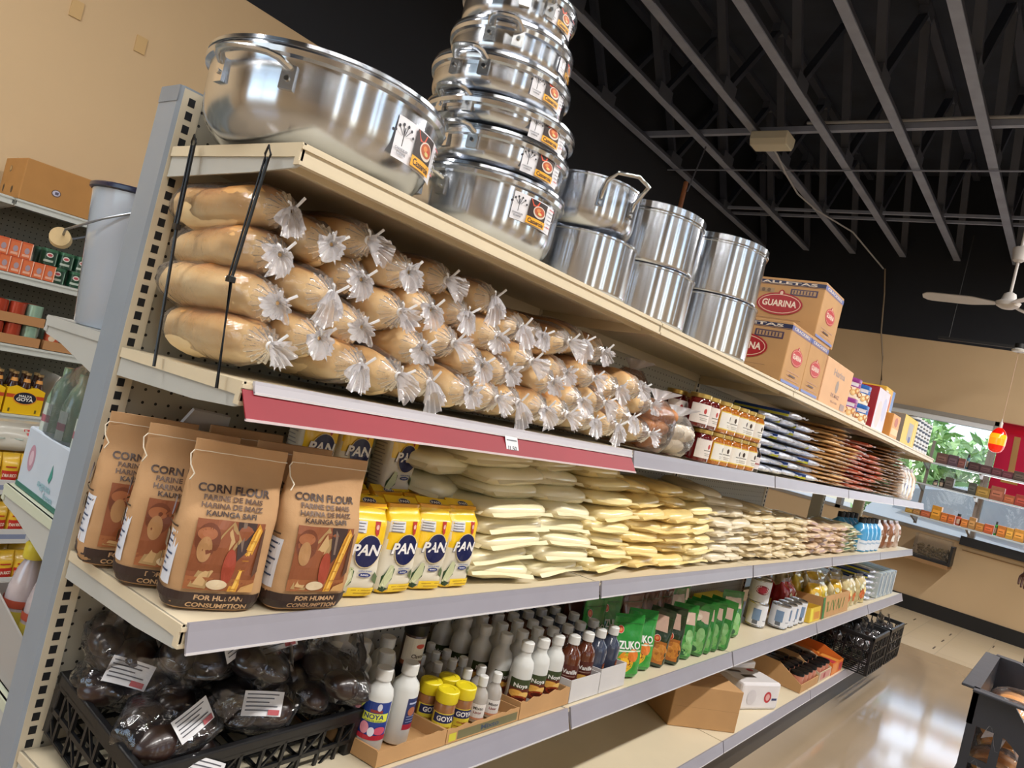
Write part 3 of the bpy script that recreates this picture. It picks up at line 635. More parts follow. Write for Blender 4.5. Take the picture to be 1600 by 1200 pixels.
# bags of small rolls beside the jars
ROLL = mat('b06f35', .5, var=.25, vscale=22, bump=.1, bscale=40); PALE = mat('e9dcc8', .6, var=.12, vscale=25, bump=.2, bscale=60)
def roll_bag(label, loc, m, n, seed, w=.075, h=.15):
    t = thing('bag_of_rolls', label, 'bread', loc); r = random.Random(seed)
    for i in range(n):
        cx, cy, cz = (i % 2 - .5) * .06 + r.uniform(-.008, .008), r.uniform(-.015, .03), .035 + .042 * (i // 2)
        MB().grid(lambda u, v: (cx + .036 * math.sin(PI * v) * math.cos(2 * PI * u) * (1 + .1 * nz(u, v, i, 5)), cy + .05 * math.sin(PI * v) * math.sin(2 * PI * u), cz - .028 * math.cos(PI * v)), 14, 9, m, True).build('roll', t, ang=180)
    def fn(u, v):
        th = 2 * PI * u; R = (.2 + .8 * min(1, math.sin(PI * min(v * .8 + .12, 1)) * 1.15)) * (1 + .14 * nz(math.cos(th), v * 3, math.sin(th), 2.2, seed))
        return (w * R * math.cos(th), .062 * R * math.sin(th), .002 + h * v)
    MB().grid(fn, 26, 14, BAG, True).build('bag', t, ang=180)
    def fr(u, v):
        th = 2 * PI * u; q = .012 + .03 * v; q *= 1 + .3 * v * math.sin(7 * th)
        return (q * math.cos(th), q * math.sin(th) - .02 * v, h + .03 * v)
    MB().grid(fr, 36, 4, FRILL, True).build('bag_frill', t, ang=180)
    return t
RG = 'bags of rolls between the loaves and the jars'
roll_bag('clear bag of dark round rolls on a kraft box next to the jars', (1.50, -.20, 1.36), ROLL, 6, 3, .10, .17)
roll_bag('clear bag of brown rolls at the front between the last loaf and the pale bag', (1.44, -.345, 1.287), ROLL, 6, 5, .085, .16)
roll_bag('milky bag of pale rolls at the shelf front, touching the jam jars', (1.595, -.345, 1.287), PALE, 4, 8, .085, .13)
MB_ = MB().box((1.44, -.27, 1.286), (1.60, -.14, 1.358), KRAFT)
tag(MB_.build('tray_box', smooth=False, bevel=.003), 'small kraft box under the bag of dark rolls', 'box')
# ---------------------------------------------------------------- jars
GOLD = mat('c9b06a', .3, .85)
def jar(col, lab, edge, art):
    t = thing('glass_jar', None, 'jar'); R, H = .040, .112
    MB().lathe([(0, 0), (R - .004, 0), (R, .004), (R, H - .030), (R - .006, H - .018), (R - .008, H - .014)], mat(col, .08, coat=1., var=.15, vscale=30), 24).build('jar_body', t)
    MB().lathe([(R - .008, H - .016), (R - .004, H - .014), (R - .0035, H - .002), (R - .006, H), (0, H)], GOLD, 24).build('lid', t)
    it = [('r', -.05, .014, .05, .078, edge), ('r', -.047, .018, .047, .074, lab), ('e', 0, .055, .006, .009, art), ('r', -.02, .040, .02, .043, '77746e'), ('r', -.016, .030, .016, .032, '9a968c'), ('r', -.014, .024, .014, .026, '9a968c')]
    printed('label_print', ring(R, a0=-PI * .55), it, t); return t
jam = Stock([jar('5a0d10', 'dfd6cf', 'dfd6cf', 'b03a3a')]); honey = Stock([jar('a85f14', 'e3dfd6', 'd8b840', '3a2a20')])
for row in range(2):
    for lv in range(2):
        for c, x in enumerate((1.72, 1.806, 1.905, 1.991, 2.077, 2.163, 2.249)):
            if c == 0 and row == 0 and lv == 0: continue
            st, nm = (jam, 'dark red jam jar') if c < 2 else (honey, 'amber honey jar with a pale label')
            k = c if c < 2 else c - 2
            st.put(0, (x, -.352 + .088 * row + .004 * (c % 2), 1.286 - .0027 * row + lv * .1125), (0, 0, (c * 37 % 5 - 2) * .16),
                   label='%s, %s from the bread in the %s %s row' % (nm, nth(k), ('lower', 'upper')[lv], ('front', 'back')[row]), group='jam and honey jars on the second shelf')
sauce = thing('sauce_bottle', 'small dark bottle with a white label standing between the honey jars and blue packs', 'bottle', (2.325, -.36, 1.286))
MB().lathe([(0, 0), (.022, 0), (.024, .003), (.024, .07), (.012, .088), (.010, .1)], mat('1c1412', .15, coat=.6), 18).build('bottle_body', sauce)
MB().lathe([(.011, .096), (.012, .098), (.012, .115), (0, .116)], mat('d8d4cf', .4), 14).build('cap', sauce)
printed('label_print', ring(.024, a0=-PI * .6), [('r', -.03, .012, .03, .06, 'd6cfd0'), ('r', -.02, .03, .02, .036, 'a05a5a')], sauce)
# ---------------------------------------------------------------- crinkly packs
def pillow_fn(a, b, c, seed, wr=.12, top=True, sq=3.2):
    def fn(u, v):
        th = 2 * PI * u; ph = PI * (v - .5); cu, su = math.cos(th), math.sin(th)
        e = 2 / sq; x = math.copysign(abs(cu) ** e, cu); y = math.copysign(abs(su) ** e, su)
        k = math.cos(ph) ** .42 if abs(ph) < PI / 2 - 1e-6 else 0.
        z = math.sin(ph); z = math.copysign(abs(z) ** .8, z)
        n = 1 + wr * nz(x * a, y * b, z * c, 11, seed) + wr * .3 * nz(x * a, y * b, z * c, 34, seed)
        return (a * x * k * (1 + wr * .2 * nz(y, z, x, 2, seed)), b * y * k, c * z * n)
    return fn
CRINK = mat('ccd2e0', .16, .25, bump=.6, bscale=70, var=.25, vscale=45, coat=.8)
def pack(col_print, art, film_, a, b, c, seed, name='snack_pack'):
    t = thing(name, None, 'pack')
    MB().grid(pillow_fn(a, b, c, seed, .22), 24, 10, film_, True).build('wrapper', t, ang=60)
    m = MB(); m.grid(lambda u, v: (a * (2 * u - 1) * .9, -b - .014 * v + .003 * math.sin(u * 19 + seed), c * .3 * math.sin(u * 13 + seed) * v), 14, 2, FRILL); m.build('end_seal', t, ang=180)
    if col_print:
        s = MB(); s.grid(lambda u, v: (-a - .0015, b * .8 * (1 - 2 * u), c * (1.5 * v - .75)), 4, 3, mat(col_print, .35)).grid(lambda u, v: (-a - .0022, b * .8 * (1 - 2 * u), c * (.7 * v - .75)), 4, 2, mat(art, .35)); s.build('printed_panel', t, smooth=False)
    return t
blue = Stock([pack('1c3f86', 'c8c23a', CRINK, .105, .15, .021, s) for s in range(3)])
for c in range(4):
    n = (7, 8, 7, 5)[c]
    for r in range(n):
        blue.put(r + c, (2.47 + .22 * c + rnd.uniform(-.018, .018), -.22 + rnd.uniform(-.02, .03), 1.304 + .036 * r), (0, rnd.uniform(-.015, .015), rnd.uniform(-.12, .12)), (1, 1, .72),
                 'blue, yellow and clear crinkly pack, %s up in the %s stack past the jars' % (nth(r), nth(c)), 'blue and clear packs in stacks')
flat = Stock([pack(None, None, mat('cfa46c', .35, var=.2, vscale=20, coat=.5, bump=.3, bscale=50), .085, .14, .011, 20 + s, 'flatbread_pack') for s in range(3)])
for c in range(3):
    for r in range((13, 15, 11)[c]):
        flat.put(r + c, (3.43 + .18 * c + rnd.uniform(-.025, .025), -.23 + rnd.uniform(-.03, .03), 1.298 + .0205 * r), (0, rnd.uniform(-.02, .02), rnd.uniform(-.25, .25)), (1, 1, .78),
                 'thin tan flatbread pack, %s up in the %s flatbread stack' % (nth(r), nth(c)), 'flatbread packs in stacks')
oran = Stock([pack('b8482a', 'd8a090', mat('b0563a', .3, var=.35, vscale=22, coat=.6, bump=.4, bscale=50), .09, .14, .016, 30 + s) for s in range(3)])
for c in range(4):
    for r in range((9, 10, 8, 7)[c]):
        oran.put(r + c, (3.96 + .19 * c + rnd.uniform(-.02, .02), -.23 + rnd.uniform(-.03, .03), 1.304 + .0285 * r), (0, rnd.uniform(-.02, .02), rnd.uniform(-.25, .25)), (1, 1, .74), 'orange-brown snack pack, %s up in the %s orange stack' % (nth(r), nth(c)), 'orange snack packs in stacks')
waf = Stock([pack(None, None, mat('8a6238', .35, var=.3, vscale=20, coat=.4, bump=.4, bscale=60), .09, .15, .011, 40 + s, 'wafer_pack') for s in range(3)])
for c in range(4):
    for r in range((15, 16, 14, 10)[c]):
        waf.put(r + c, (4.72 + .19 * c + rnd.uniform(-.03, .03), -.23 + rnd.uniform(-.03, .03), 1.298 + .020 * r), (0, rnd.uniform(-.02, .02), rnd.uniform(-.3, .3)), (1, 1, .78), 'brown wafer pack, %s up in the %s wafer stack' % (nth(r), nth(c)), 'wafer packs in stacks')
# ================================================================ third shelf: paper bags, yellow bags, flour
PAPER = mat('b8926a', .8, bump=.25, bscale=26, var=.07, vscale=12, spec=.2)
class Standing:
    """a filled bag standing on its base: boxy below, pinched flat at the top"""
    def __init__(s, a, b, h, z1, z2, bt=.12, at=1., n=3.4, cr=.004, seed=0, lean=0.):
        s.a, s.b, s.h, s.z1, s.z2, s.bt, s.at, s.n, s.cr, s.seed, s.lean = a, b, h, z1, z2, bt, at, n, cr, seed, lean
    def ab(s, z):
        t = min(1, max(0, (z - s.z1) / (s.z2 - s.z1))); t = t * t * (3 - 2 * t)
        k = 1 - .12 * max(0, 1 - z / (s.h * .07)) ** 2; bul = 1 + .10 * math.sin(PI * min(1, z / s.z1))
        return s.a * (1 + (s.at - 1) * t) * k, s.b * (1 + (s.bt - 1) * t) * k * bul
    def dis(s, x, z): return s.cr * (nz(x, z, s.seed, 22, s.seed) + .6 * nz(x, z, 1, 55, s.seed) + .5 * nz(x * .3, z, 2, 40, s.seed))
    def front(s, u, v, h):
        a, b = s.ab(v); q = max(0., 1 - (abs(u) / a) ** s.n) ** (1 / s.n)
        return (u, -b * q + s.dis(u, v) - h + s.lean * v, v)
    def side(s, u, v, h):
        a, b = s.ab(v); q = max(0., 1 - (min(abs(u), b * .999) / b) ** s.n) ** (1 / s.n)
        return (-a * q - h, -u + s.lean * v, v)
    def mesh(s, name, parent, m, pick=None, nu=40, nv=26):
        mb = MB()
        def fn(u, v):
            z = s.h * v; a, b = s.ab(z); th = 2 * PI * u; c, d = math.cos(th), math.sin(th); e = 2 / s.n
            x = a * math.copysign(abs(c) ** e, c); y = b * math.copysign(abs(d) ** e, d)
            if d < 0: y += s.dis(x, z) * min(1, abs(d) * 2)
            return (x + (0 if abs(c) < .7 else s.dis(y + 3, z) * .6), y + s.lean * z, z)
        mb.grid(fn, nu, nv, m, True)
        k = len(mb.v); mb.add([(0, s.lean * s.h, s.h)] + [mb.v[k - nu + i] for i in range(nu)], [(0, 1 + i, 1 + (i + 1) % nu) for i in range(nu)], m)
        mb.add([(0, 0, 0)] + [mb.v[i] for i in range(nu)], [(0, 1 + (i + 1) % nu, 1 + i) for i in range(nu)], m)
        if pick:
            for i, f in enumerate(mb.f):
                c = [sum(mb.v[q][k] for q in f) / len(f) for k in range(3)]; r = pick(*c)
                if r: mb.m[i] = mb.mi(r)
        return mb.build(name, parent, ang=50)
STRING = mat('e6dcc8', .7)
def corn_bag(label, loc, rot, seed):
    t = thing('flour_bag', label, 'bag of flour', loc, math.radians(rot), 'brown paper bags of corn flour'); S = Standing(.0765, .044, .262, .13, .222, .10, .97, 3.6, .0035, seed)
    S.mesh('paper_bag', t, PAPER)
    K = '3a241a'; it = [('r', -.072, .003, .072, .030, '33231f'), ('t', 'FOR HUMAN', .006, .0225, .0085, .075, 'c9a57c'), ('t', 'CONSUMPTION', .006, .0095, .0085, .094, 'c9a57c'),
          ('t', 'CORN FLOUR', -.002, .190, .0125, .113, K), ('t', 'FARINE DE MAIS', -.002, .1765, .0078, .092, '5a4030'), ('t', 'HARINA DE MAIZ', -.002, .1655, .0078, .096, '5a4030'), ('t', 'KAUNGA SAFI', -.002, .1545, .0078, .078, K)]
    it += [('r', -.052, .036, .054, .146, '8a4e2e'), ('r', -.052, .036, .054, .056, '9c5f38'), ('e', -.032, .115, .019, .026, '6f3a22'), ('e', -.034, .124, .015, .010, 'a0613c'), ('e', -.034, .100, .011, .020, 'a97e52'),
           ('p', [(-.046, .040), (-.020, .038), (.020, .118), (.004, .146), (-.012, .125)], 'a98a5c'), ('p', [(-.040, .044), (-.024, .042), (.010, .115), (.002, .135)], 'c2a070'), ('p', [(.010, .146), (.040, .146), (.036, .105), (.018, .085)], '3e2c2a'), ('p', [(.018, .146), (.024, .146), (.024, .10), (.020, .10)], '7d685a'),
           ('e', .008, .075, .010, .028, '9b3f2a'), ('e', -.004, .046, .016, .008, 'd9c6a4'), ('p', [(.014, .036), (.028, .036), (.050, .135), (.044, .146), (.036, .128)], 'd59a35'), ('p', [(.019, .038), (.024, .038), (.047, .138), (.043, .138)], 'e8bb57'), ('p', [(.030, .036), (.054, .036), (.054, .052), (.034, .044)], 'c79a60'), ('p', [(.046, .06), (.054, .07), (.054, .14), (.050, .13)], '5a3b2c')]
    it += [('p', [(.0165 + .0034 * k, .040 + .0155 * k), (.0265 + .0034 * k, .040 + .0155 * k), (.0267 + .0034 * k, .0412 + .0155 * k), (.0167 + .0034 * k, .0412 + .0155 * k)], 'b57a26') for k in range(6)]
    it += [('t', 'Best Before 11.26.20', -.060, .060, .0035, .042, '6b4a34')]
    v, f, asp = text_geo('Best Before 11.26.20')
    it.pop(); printed('front_print', S.front, it, t, h0=.0018)
    sd = [('r', -.040, .003, .040, .030, '33231f'), ('t', 'Net', -.012, .022, .007, .016, 'bfa888'), ('t', 'Net', -.012, .010, .007, .016, 'bfa888'), ('r', .004, .036, .034, .118, 'd5dae4')]
    sd += [('r', .007, .108 - .009 * k, .030 - .006 * (k % 3), .111 - .009 * k, '3a4a6a') for k in range(7)] + [('r', -.034, .085, .000, .110, '9c8f78')] + [('r', -.033 + .005 * k, .087, -.031 + .005 * k, .108, '4a3a2c') for k in range(6)] + [('r', -.03, .125, .03, .128, '4a3a2c'), ('e', -.012, .150, .012, .017, '7b7a86'), ('r', -.03, .052, -.012, .070, '6f5a44')]
    printed('side_print', S.side, sd, t, h0=.0012)
    m = MB(); m.grid(lambda u, v: (.074 * (2 * u - 1), -.0062 - .0012 * math.sin(u * 30), .244 + .0012 * v), 30, 1, STRING)
    m.tube([(-.0745, -.006, .2445), (-.080, -.010, .238), (-.0775, -.016, .222), (-.070, -.022, .210), (-.0755, -.026, .200)], .0012, STRING, 5)
    m.build('seam_string', t)
    return t
corn_bag('corn flour bag at the front of the shelf, covering most of the bag behind, beside the end bracket', (.091, -.334, .911), -19, 1)['label'] = 'paper corn flour bag standing frontmost beside the shelf end bracket'
corn_bag('paper corn flour bag at the front, touching the small yellow bags', (.242, -.372, .9145), -10, 2)
corn_bag('paper corn flour bag half hidden behind the frontmost one, its white string loose', (.072, -.216, .907), -22, 3)
corn_bag('paper corn flour bag deepest in the corner, up against the slotted post', (.058, -.098, .901), -16, 4)
corn_bag('paper corn flour bag in shade behind the bag that touches the yellow bags', (.245, -.262, .908), -12, 5)
corn_bag('paper corn flour bag at the back, only its folded top showing below the red strip', (.235, -.115, .902), -12, 6)
FLAPW = mat('c9c9cc', .5)
tag(MB().prism([(-.05, 0), (.06, .0), (.05, .05), (-.03, .056)], 'y', -.004, .004, FLAPW).build('paper_sheet', loc=(.17, -.045, 1.132)), 'grey-white folded sheet lying on the paper bags at the back', 'paper')
bpy.data.objects['paper_sheet'].rotation_euler = (.35, 0, 0)
# small yellow bags of corn meal
YEL = mat('edc21a', .3, coat=.35, var=.05, vscale=14, bump=.12, bscale=30); CRM = mat('d9d2bf', .32, coat=.3, bump=.12, bscale=30, var=.03); ORG = mat('e2a11a', .35, coat=.3)
def corn_meal(seed):
    t = thing('corn_meal_bag', None, 'bag of corn meal'); S = Standing(.0455, .032, .178, .142, .168, .34, .95, 4.6, .0028, seed)
    S.mesh('bag', t, YEL, lambda x, y, z: CRM if (z < .088 and z > .010 or (x < -.040 and z < .145)) else (ORG if z > .172 else None))
    N = '141b4a'; W = 'e9e6e2'
    it = [('r', -.042, .125, -.006, .147, 'd7d8dc')] + [('r', -.039, .142 - .0055 * k, -.010 - .003 * (k % 2), .1436 - .0055 * k, '6c6c78') for k in range(4)] + [('p', [(.012, .148), (.024, .148), (.022, .124), (.018, .119), (.014, .128)], 'b3322a'), ('e', .018, .137, .003, .005, 'e0b0a8'),
          ('e', .006, .090, .0295, .0325, 'd9c79a'), ('e', .006, .090, .0280, .031, N), ('t', 'PAN', .0025, .0925, .0235, .064, .18, '30365e'), ('t', 'PAN', .002, .093, .022, .0615, .18, W),
          ('e', .010, .0445, .013, .0042, '2a3a78'), ('t', 'BLANCO', .010, .0445, .0032, .016, W), ('t', 'HARINA DE MAIZ', .010, .052, .003, .030, '5a6aa0'),
          ('p', [(-.046, .008), (-.036, .006), (-.016, .030), (-.014, .052), (-.024, .058), (-.036, .040)], '2c4d2c'), ('p', [(-.040, .014), (-.030, .012), (-.016, .034), (-.017, .058), (-.025, .060), (-.035, .036)], 'bfc49c'), ('p', [(-.036, .018), (-.031, .016), (-.018, .040), (-.021, .054)], 'd8d8ba'), ('p', [(.044, .024), (.026, .036), (.030, .052), (.044, .04)], '3f5e38'),
          ('r', -.020, .004, .044, .020, 'e3c02a'), ('r', -.012, .014, .038, .0158, 'b08a1a'), ('r', -.006, .008, .036, .0098, 'b08a1a'), ('p', [(-.046, .004), (-.030, .004), (-.022, .012), (-.036, .016)], '1e3c2a')]
    printed('front_print', S.front, it, t, h0=.0012, rough=.3)
    sd = [('r', -.020, .020 + .008 * k, .018 - .004 * (k % 3), .0225 + .008 * k, '9a968e') for k in range(15)]
    printed('side_print', S.side, sd, t, h0=.0010)
    m = MB(); m.add([(-.043, -.012, .171), (.043, -.012, .170), (.045, .016, .186), (-.040, .018, .189)], [(0, 1, 2, 3)], YEL).add([(-.043, -.0125, .171), (-.040, .018, .189), (-.043, .016, .166)], [(0, 1, 2)], ORG).add([(.043, -.0125, .170), (.043, .016, .166), (.045, .016, .186)], [(0, 1, 2)], YEL)
    fl = m.build('folded_top', t, smooth=False)
    printed('top_print', lambda u, v, h: (u, -.012 + (v) * .9, .171 + v * .53 + h), [('e', .006, .016, .016, .009, 'd9c79a'), ('e', .006, .016, .0145, .0078, N), ('t', 'PAN', .006, .016, .007, .022, W)], fl, h0=.001)
    return t
pan = Stock([corn_meal(s) for s in (11, 12, 13, 14)]); PG = 'small yellow corn meal bags'
zt = lambda y: zs(3, y) + .003
for i, (x, y, r, nm) in enumerate(((.382, -.338, -12, 'nearest the paper bags'), (.483, -.334, -4, 'second along from the paper bags'), (.580, -.330, -10, 'third along from the paper bags'), (.672, -.330, -3, 'touching the flour packs'))):
    pan.put(i, (x, y, zt(y)), (-.02, 0, math.radians(r)), label='small yellow corn meal bag in the front row, %s' % nm.replace('nearest', 'next to'), group=PG)
for i, (x, y) in enumerate(((.36, -.20), (.455, -.205), (.55, -.21), (.645, -.205), (.36, -.10), (.455, -.10), (.55, -.10), (.645, -.10))):
    pan.put(i + 1, (x, y, zt(y)), (0, 0, math.radians((i * 7) % 9 - 4)), label='small yellow corn meal bag in the lower %s row, %s from the paper bags' % (('middle', 'back')[i // 4], nth(i % 4)), group=PG)
for i, (x, y) in enumerate(((.36, -.155), (.462, -.15), (.585, -.17))):
    pan.put(i, (x, y, zt(y) + .166), (0, 0, math.radians(-6 + 3 * i)), label='small yellow corn meal bag stacked on top in the shade, %s from the paper bags' % nth(i), group=PG)
# ---------------------------------------------------------------- flour packs in stacks
def flour_mat(c, v=.05): return mat(c, .34, var=v, vscale=7, coat=.55, bump=.22, bscale=20)
def flour_pack(m, a, b, c, seed, label_col=None):
    t = thing('flour_pack', None, 'pack of flour')
    MB().grid(pillow_fn(a, b, c * 1.12, seed, .24, sq=4.2), 32, 12, m, True).build('bag', t, ang=180)
    s = MB(); s.grid(lambda u, v: (a * .9 * (2 * u - 1) - (0), -b * .99 - .009 * v, -c * .3 * v + .002 * math.sin(u * 7 + seed) * v), 12, 2, m).build('end_seal', t, ang=180)
    s = MB(); s.grid(lambda u, v: (-a * .99 - .010 * v, b * .85 * (2 * u - 1), -c * .3 * v + .002 * math.sin(u * 6 + seed) * v), 10, 2, m).build('side_seal', t, ang=180)
    if label_col:
        for k in (0,): printed('pack_print', lambda u, v, h: (u, -b * (.995 - .05 * (v / c) ** 2) - .003 - h, v), [('r', -a * .6, -c * .45, a * .5, c * .4, label_col)], t)
    return t
FM = {'pale': flour_mat('e9dfb8'), 'yellow': flour_mat('ead79c'), 'deep': flour_mat('e8cd86'), 'white': flour_mat('ddd0b2'), 'tan': flour_mat('d6c49c', .07), 'pink': flour_mat('cdb292', .2), 'green': flour_mat('b7b08c', .3)}
stk = {}
def stock(k, a, b, c, lab=None):
    q = (k, a, c)
    if q not in stk: stk[q] = Stock([flour_pack(FM[k], a, b, c, sum(map(ord, k)) + 7 * s, lab) for s in range(3)])
    return stk[q]
rnd = random.Random(9)
NAMES = {'pale': 'pale cream flour pack', 'yellow': 'light yellow corn flour pack', 'deep': 'golden corn flour pack', 'white': 'off-white flour pack', 'tan': 'tan flour pack', 'pink': 'pinkish printed grain pack', 'green': 'green-ended grain pack'}
cols = [(.855, 'pale', 8, .118, .0195), (1.095, 'pale', 8, .118, .0195), (1.335, 'yellow', 8, .118, .0195), (1.565, 'deep', 7, .112, .0195), (1.79, 'deep', 7, .112, .0195), (2.0, 'yellow', 7, .10, .0185), (2.195, 'white', 7, .095, .0175), (2.385, 'white', 7, .095, .0175), (2.57, 'tan', 7, .09, .016), (2.75, 'tan', 7, .09, .016), (2.93, 'tan', 6, .09, .016), (3.11, 'tan', 6, .09, .016), (3.29, 'tan', 6, .09, .015), (3.47, 'pink', 6, .09, .015), (3.65, 'pink', 5, .09, .0155), (3.83, 'pink', 5, .09, .0155), (4.01, 'pink', 5, .09, .0155), (4.19, 'green', 5, .09, .0165), (4.37, 'green', 4, .09, .0165)]
seen = {}
for x, k, n, a, c in cols:
    st = stock(k, a, .115, c, {'pink': 'b89a96', 'green': '2c5a34'}.get(k)); seen[k] = seen.get(k, 0) + 1
    for r in range(n):
        back = .0 if r < 5 else .02 * (r - 4)
        st.put(r + int(x * 10), (x + rnd.uniform(-.022, .022), -.245 + back + rnd.uniform(-.02, .012), zs(3, -.33) + .005 + c + r * c * 1.93), (rnd.uniform(-.06, .0), rnd.uniform(-.07, .07), rnd.uniform(-.14, .14)), (rnd.uniform(.95, 1.06), 1, rnd.uniform(.98, 1.12)),
               '%s, %s up in the %s stack of its colour' % (NAMES[k], nth(r), nth(seen[k] - 1)), 'flour packs stacked on the third shelf')
# loose packs slumped on top of the stacks
for i, (x, y, z, k, rx, rz) in enumerate(((.72, -.12, 1.10, 'pale', .1, .5), (.70, -.14, 1.16, 'pale', .0, .2), (1.45, -.13, 1.19, 'deep', .1, .2), (2.28, -.15, 1.155, 'white', .05, -.3))):
    stock(k, {'pale': .118, 'deep': .112, 'white': .095}[k], .115, {'pale': .0195, 'deep': .0195, 'white': .0175}[k]).put(i, (x, y, z), (rx, 0, rz), (1, 1, 1.3), '%s lying loose at the back on top of the stacks%s' % (NAMES[k], ', second one' if i == 1 else ''), 'flour packs stacked on the third shelf')
# blue jugs and last bags at the far end
JUG = mat('3f93c4', .25, coat=.5); JCAP = mat('101116', .4)
def jug():
    t = thing('blue_jug', None, 'bottle')
    MB().lathe([(0, 0), (.05, 0), (.056, .006), (.056, .12), (.046, .15), (.022, .17), (.018, .18)], JUG, 20).build('bottle_body', t)
    MB().lathe([(.020, .178), (.022, .18), (.022, .212), (0, .214)], JCAP, 16).build('cap', t)
    printed('label_print', ring(.056, a0=-PI * .58), [('r', -.06, .01, .06, .075, 'd3d9e2'), ('r', -.05, .05, .04, .06, '9fb6cc')], t); return t
jg = Stock([jug()])
for i in range(8):
    jg.put(0, (4.58 + .125 * (i % 4), -.33 + .13 * (i // 4), zt(-.33)), label='blue jug with a black cap, %s in the %s row after the grain packs' % (nth(i % 4), ('front', 'back')[i // 4]), group='blue jugs on the third shelf')
for i, (x, m) in enumerate(((5.18, 'c9d0d8'), (5.40, '7b4a2e'), (5.62, '8a5a3c'), (5.84, 'b9a292'))):
    t = thing('snack_bag', '%s crinkly bag standing after the blue jugs, %s of four' % (('pale', 'dark brown', 'mid brown', 'cream')[i], nth(i)), 'bag', (x, -.30, zt(-.30)), 0, 'snack bags at the far end of the third shelf')
    S = Standing(.07, .045, .20, .15, .195, .2, 1., 3., .006, 50 + i); S.mesh('bag', t, mat(m, .3, coat=.5, bump=.4, bscale=30, var=.2, vscale=25), nu=24, nv=14)
    printed('front_print', S.front, [('r', -.04, .05, .045, .10, 'd9d4ce'), ('e', 0, .12, .03, .02, '9a6a4a')], t, h0=.0015)
# tall white and blue bags at the end of the second shelf
for i, (x, c1, c2) in enumerate(((5.50, 'c6b8aa', '9d8c80'), (5.64, 'd9d6cf', '2f4ea0'), (5.78, 'd8d3c9', '3454a8'), (5.93, 'e0c9b0', 'd98a52'))):
    t = thing('cookie_bag', '%s standing bag at the far end of the second shelf' % ('silvery', 'narrow-cornered blue and white', 'big-cornered blue and white', 'peach and orange')[i], 'bag', (x, -.31, 1.287), 0, 'standing bags at the end of the second shelf')
    S = Standing(.062, .04, .235, .16, .225, .12, 1., 3.2, .004, 60 + i); S.mesh('bag', t, mat(c1, .3, coat=.4, bump=.3, bscale=30), nu=24, nv=14)
    printed('front_print', S.front, [('p', [(-.055, .02), (.0, .03), (.02, .11), (-.05, .12)], c2), ('e', .03, .17, .025, .03, 'd0a080'), ('r', -.05, .005, .05, .018, 'c0b4b8')], t, h0=.0015)
# ================================================================ fourth shelf
CRB = mat('0f1013', .38, bump=.04, bscale=60, var=.2, vscale=10)
def crate(name, label, loc, w, d, h, rot=0, tilt=0, group=None, col=CRB, nx=9, ny=7, rows=3, th=.006, cut=False):
    """stackable plastic crate with lattice sides: base, rim, corner posts and a lattice on each side"""
    t = thing(name, label, 'crate', loc, rot, group); t.rotation_euler = (tilt, 0, rot); a, b = w / 2, d / 2; R = .022
    m = MB()
    for k in range(nx + 1): x = -a + .006 + (w - .012) * k / nx; m.box((x - .004, -b + .004, 0), (x + .004, b - .004, .006), col)
    for k in range(ny + 1): y = -b + .006 + (d - .012) * k / ny; m.box((-a + .004, y - .004, .001), (a - .004, y + .004, .007), col)
    m.build('base_grating', t, smooth=False)
    m = MB()
    for q in ((-a, -b, a, -b + .014), (-a, b - .014, a, b), (-a, -b, -a + .014, b), (a - .014, -b, a, b)):
        m.box((q[0], q[1], h - R), (q[2], q[3], h), col)
    m.build('rim', t, smooth=False, bevel=.003)
    for sx in (-1, 1):
        for sy in (-1, 1):
            MB().box((sx * a - (.020 if sx > 0 else 0), sy * b - (.020 if sy > 0 else 0), 0), (sx * a + (.020 if sx < 0 else 0), sy * b + (.020 if sy < 0 else 0), h - R + .002), col).build('corner_post', t, smooth=False, bevel=.003)
    z0, z1 = .0, h - R
    for ax, half, n in (('y', -b, nx), ('y', b - th, nx), ('x', -a, ny), ('x', a - th, ny)):
        m = MB(); L = a if ax == 'y' else b
        def bar(p, q, wd):
            if ax == 'y': m.box((p[0], half, p[1]), (q[0], half + th, q[1]), col)
            else: m.box((half, p[0], p[1]), (half + th, q[0], q[1]), col)
        for k in range(1, n): x = -L + 2 * L * k / n; bar((x - .0035, z0), (x + .0035, z1), 0)
        for r in range(rows + 1): z = z0 + (z1 - z0) * r / rows; bar((-L + .01, max(0, z - .0045)), (L - .01, z + .0045), 0)
        for k in range(n):      # short diagonals in every second cell
            for r in range(rows):
                if (k + r) % 2: continue
                x0 = -L + 2 * L * k / n; x1 = x0 + 2 * L / n; za, zb = z0 + (z1 - z0) * r / rows, z0 + (z1 - z0) * (r + 1) / rows
                P = [(x0, za), (x0 + .006, za), (x1, zb), (x1 - .006, zb)]
                if ax == 'y': m.prism([P[0], P[1], P[2], P[3]], 'y', half + .001, half + th - .001, col)
                else: m.prism([P[0], P[1], P[2], P[3]], 'x', half + .001, half + th - .001, col)
        m.build('side_lattice', t, smooth=False)
    return t
crate('produce_crate', 'black lattice crate of dark bagged produce at the end of the fourth shelf', (.278, -.170, .5420), .485, .315, .115, math.radians(2.5), .096, nx=10, ny=7, rows=2)
DARKF = mat('2a1914', .35, var=.4, vscale=18, coat=.5, bump=.15, bscale=40); DFILM = film('smoky_bag', 'b8bcc6', .05, .09, 30., .035); LBL = 'dcdde0'
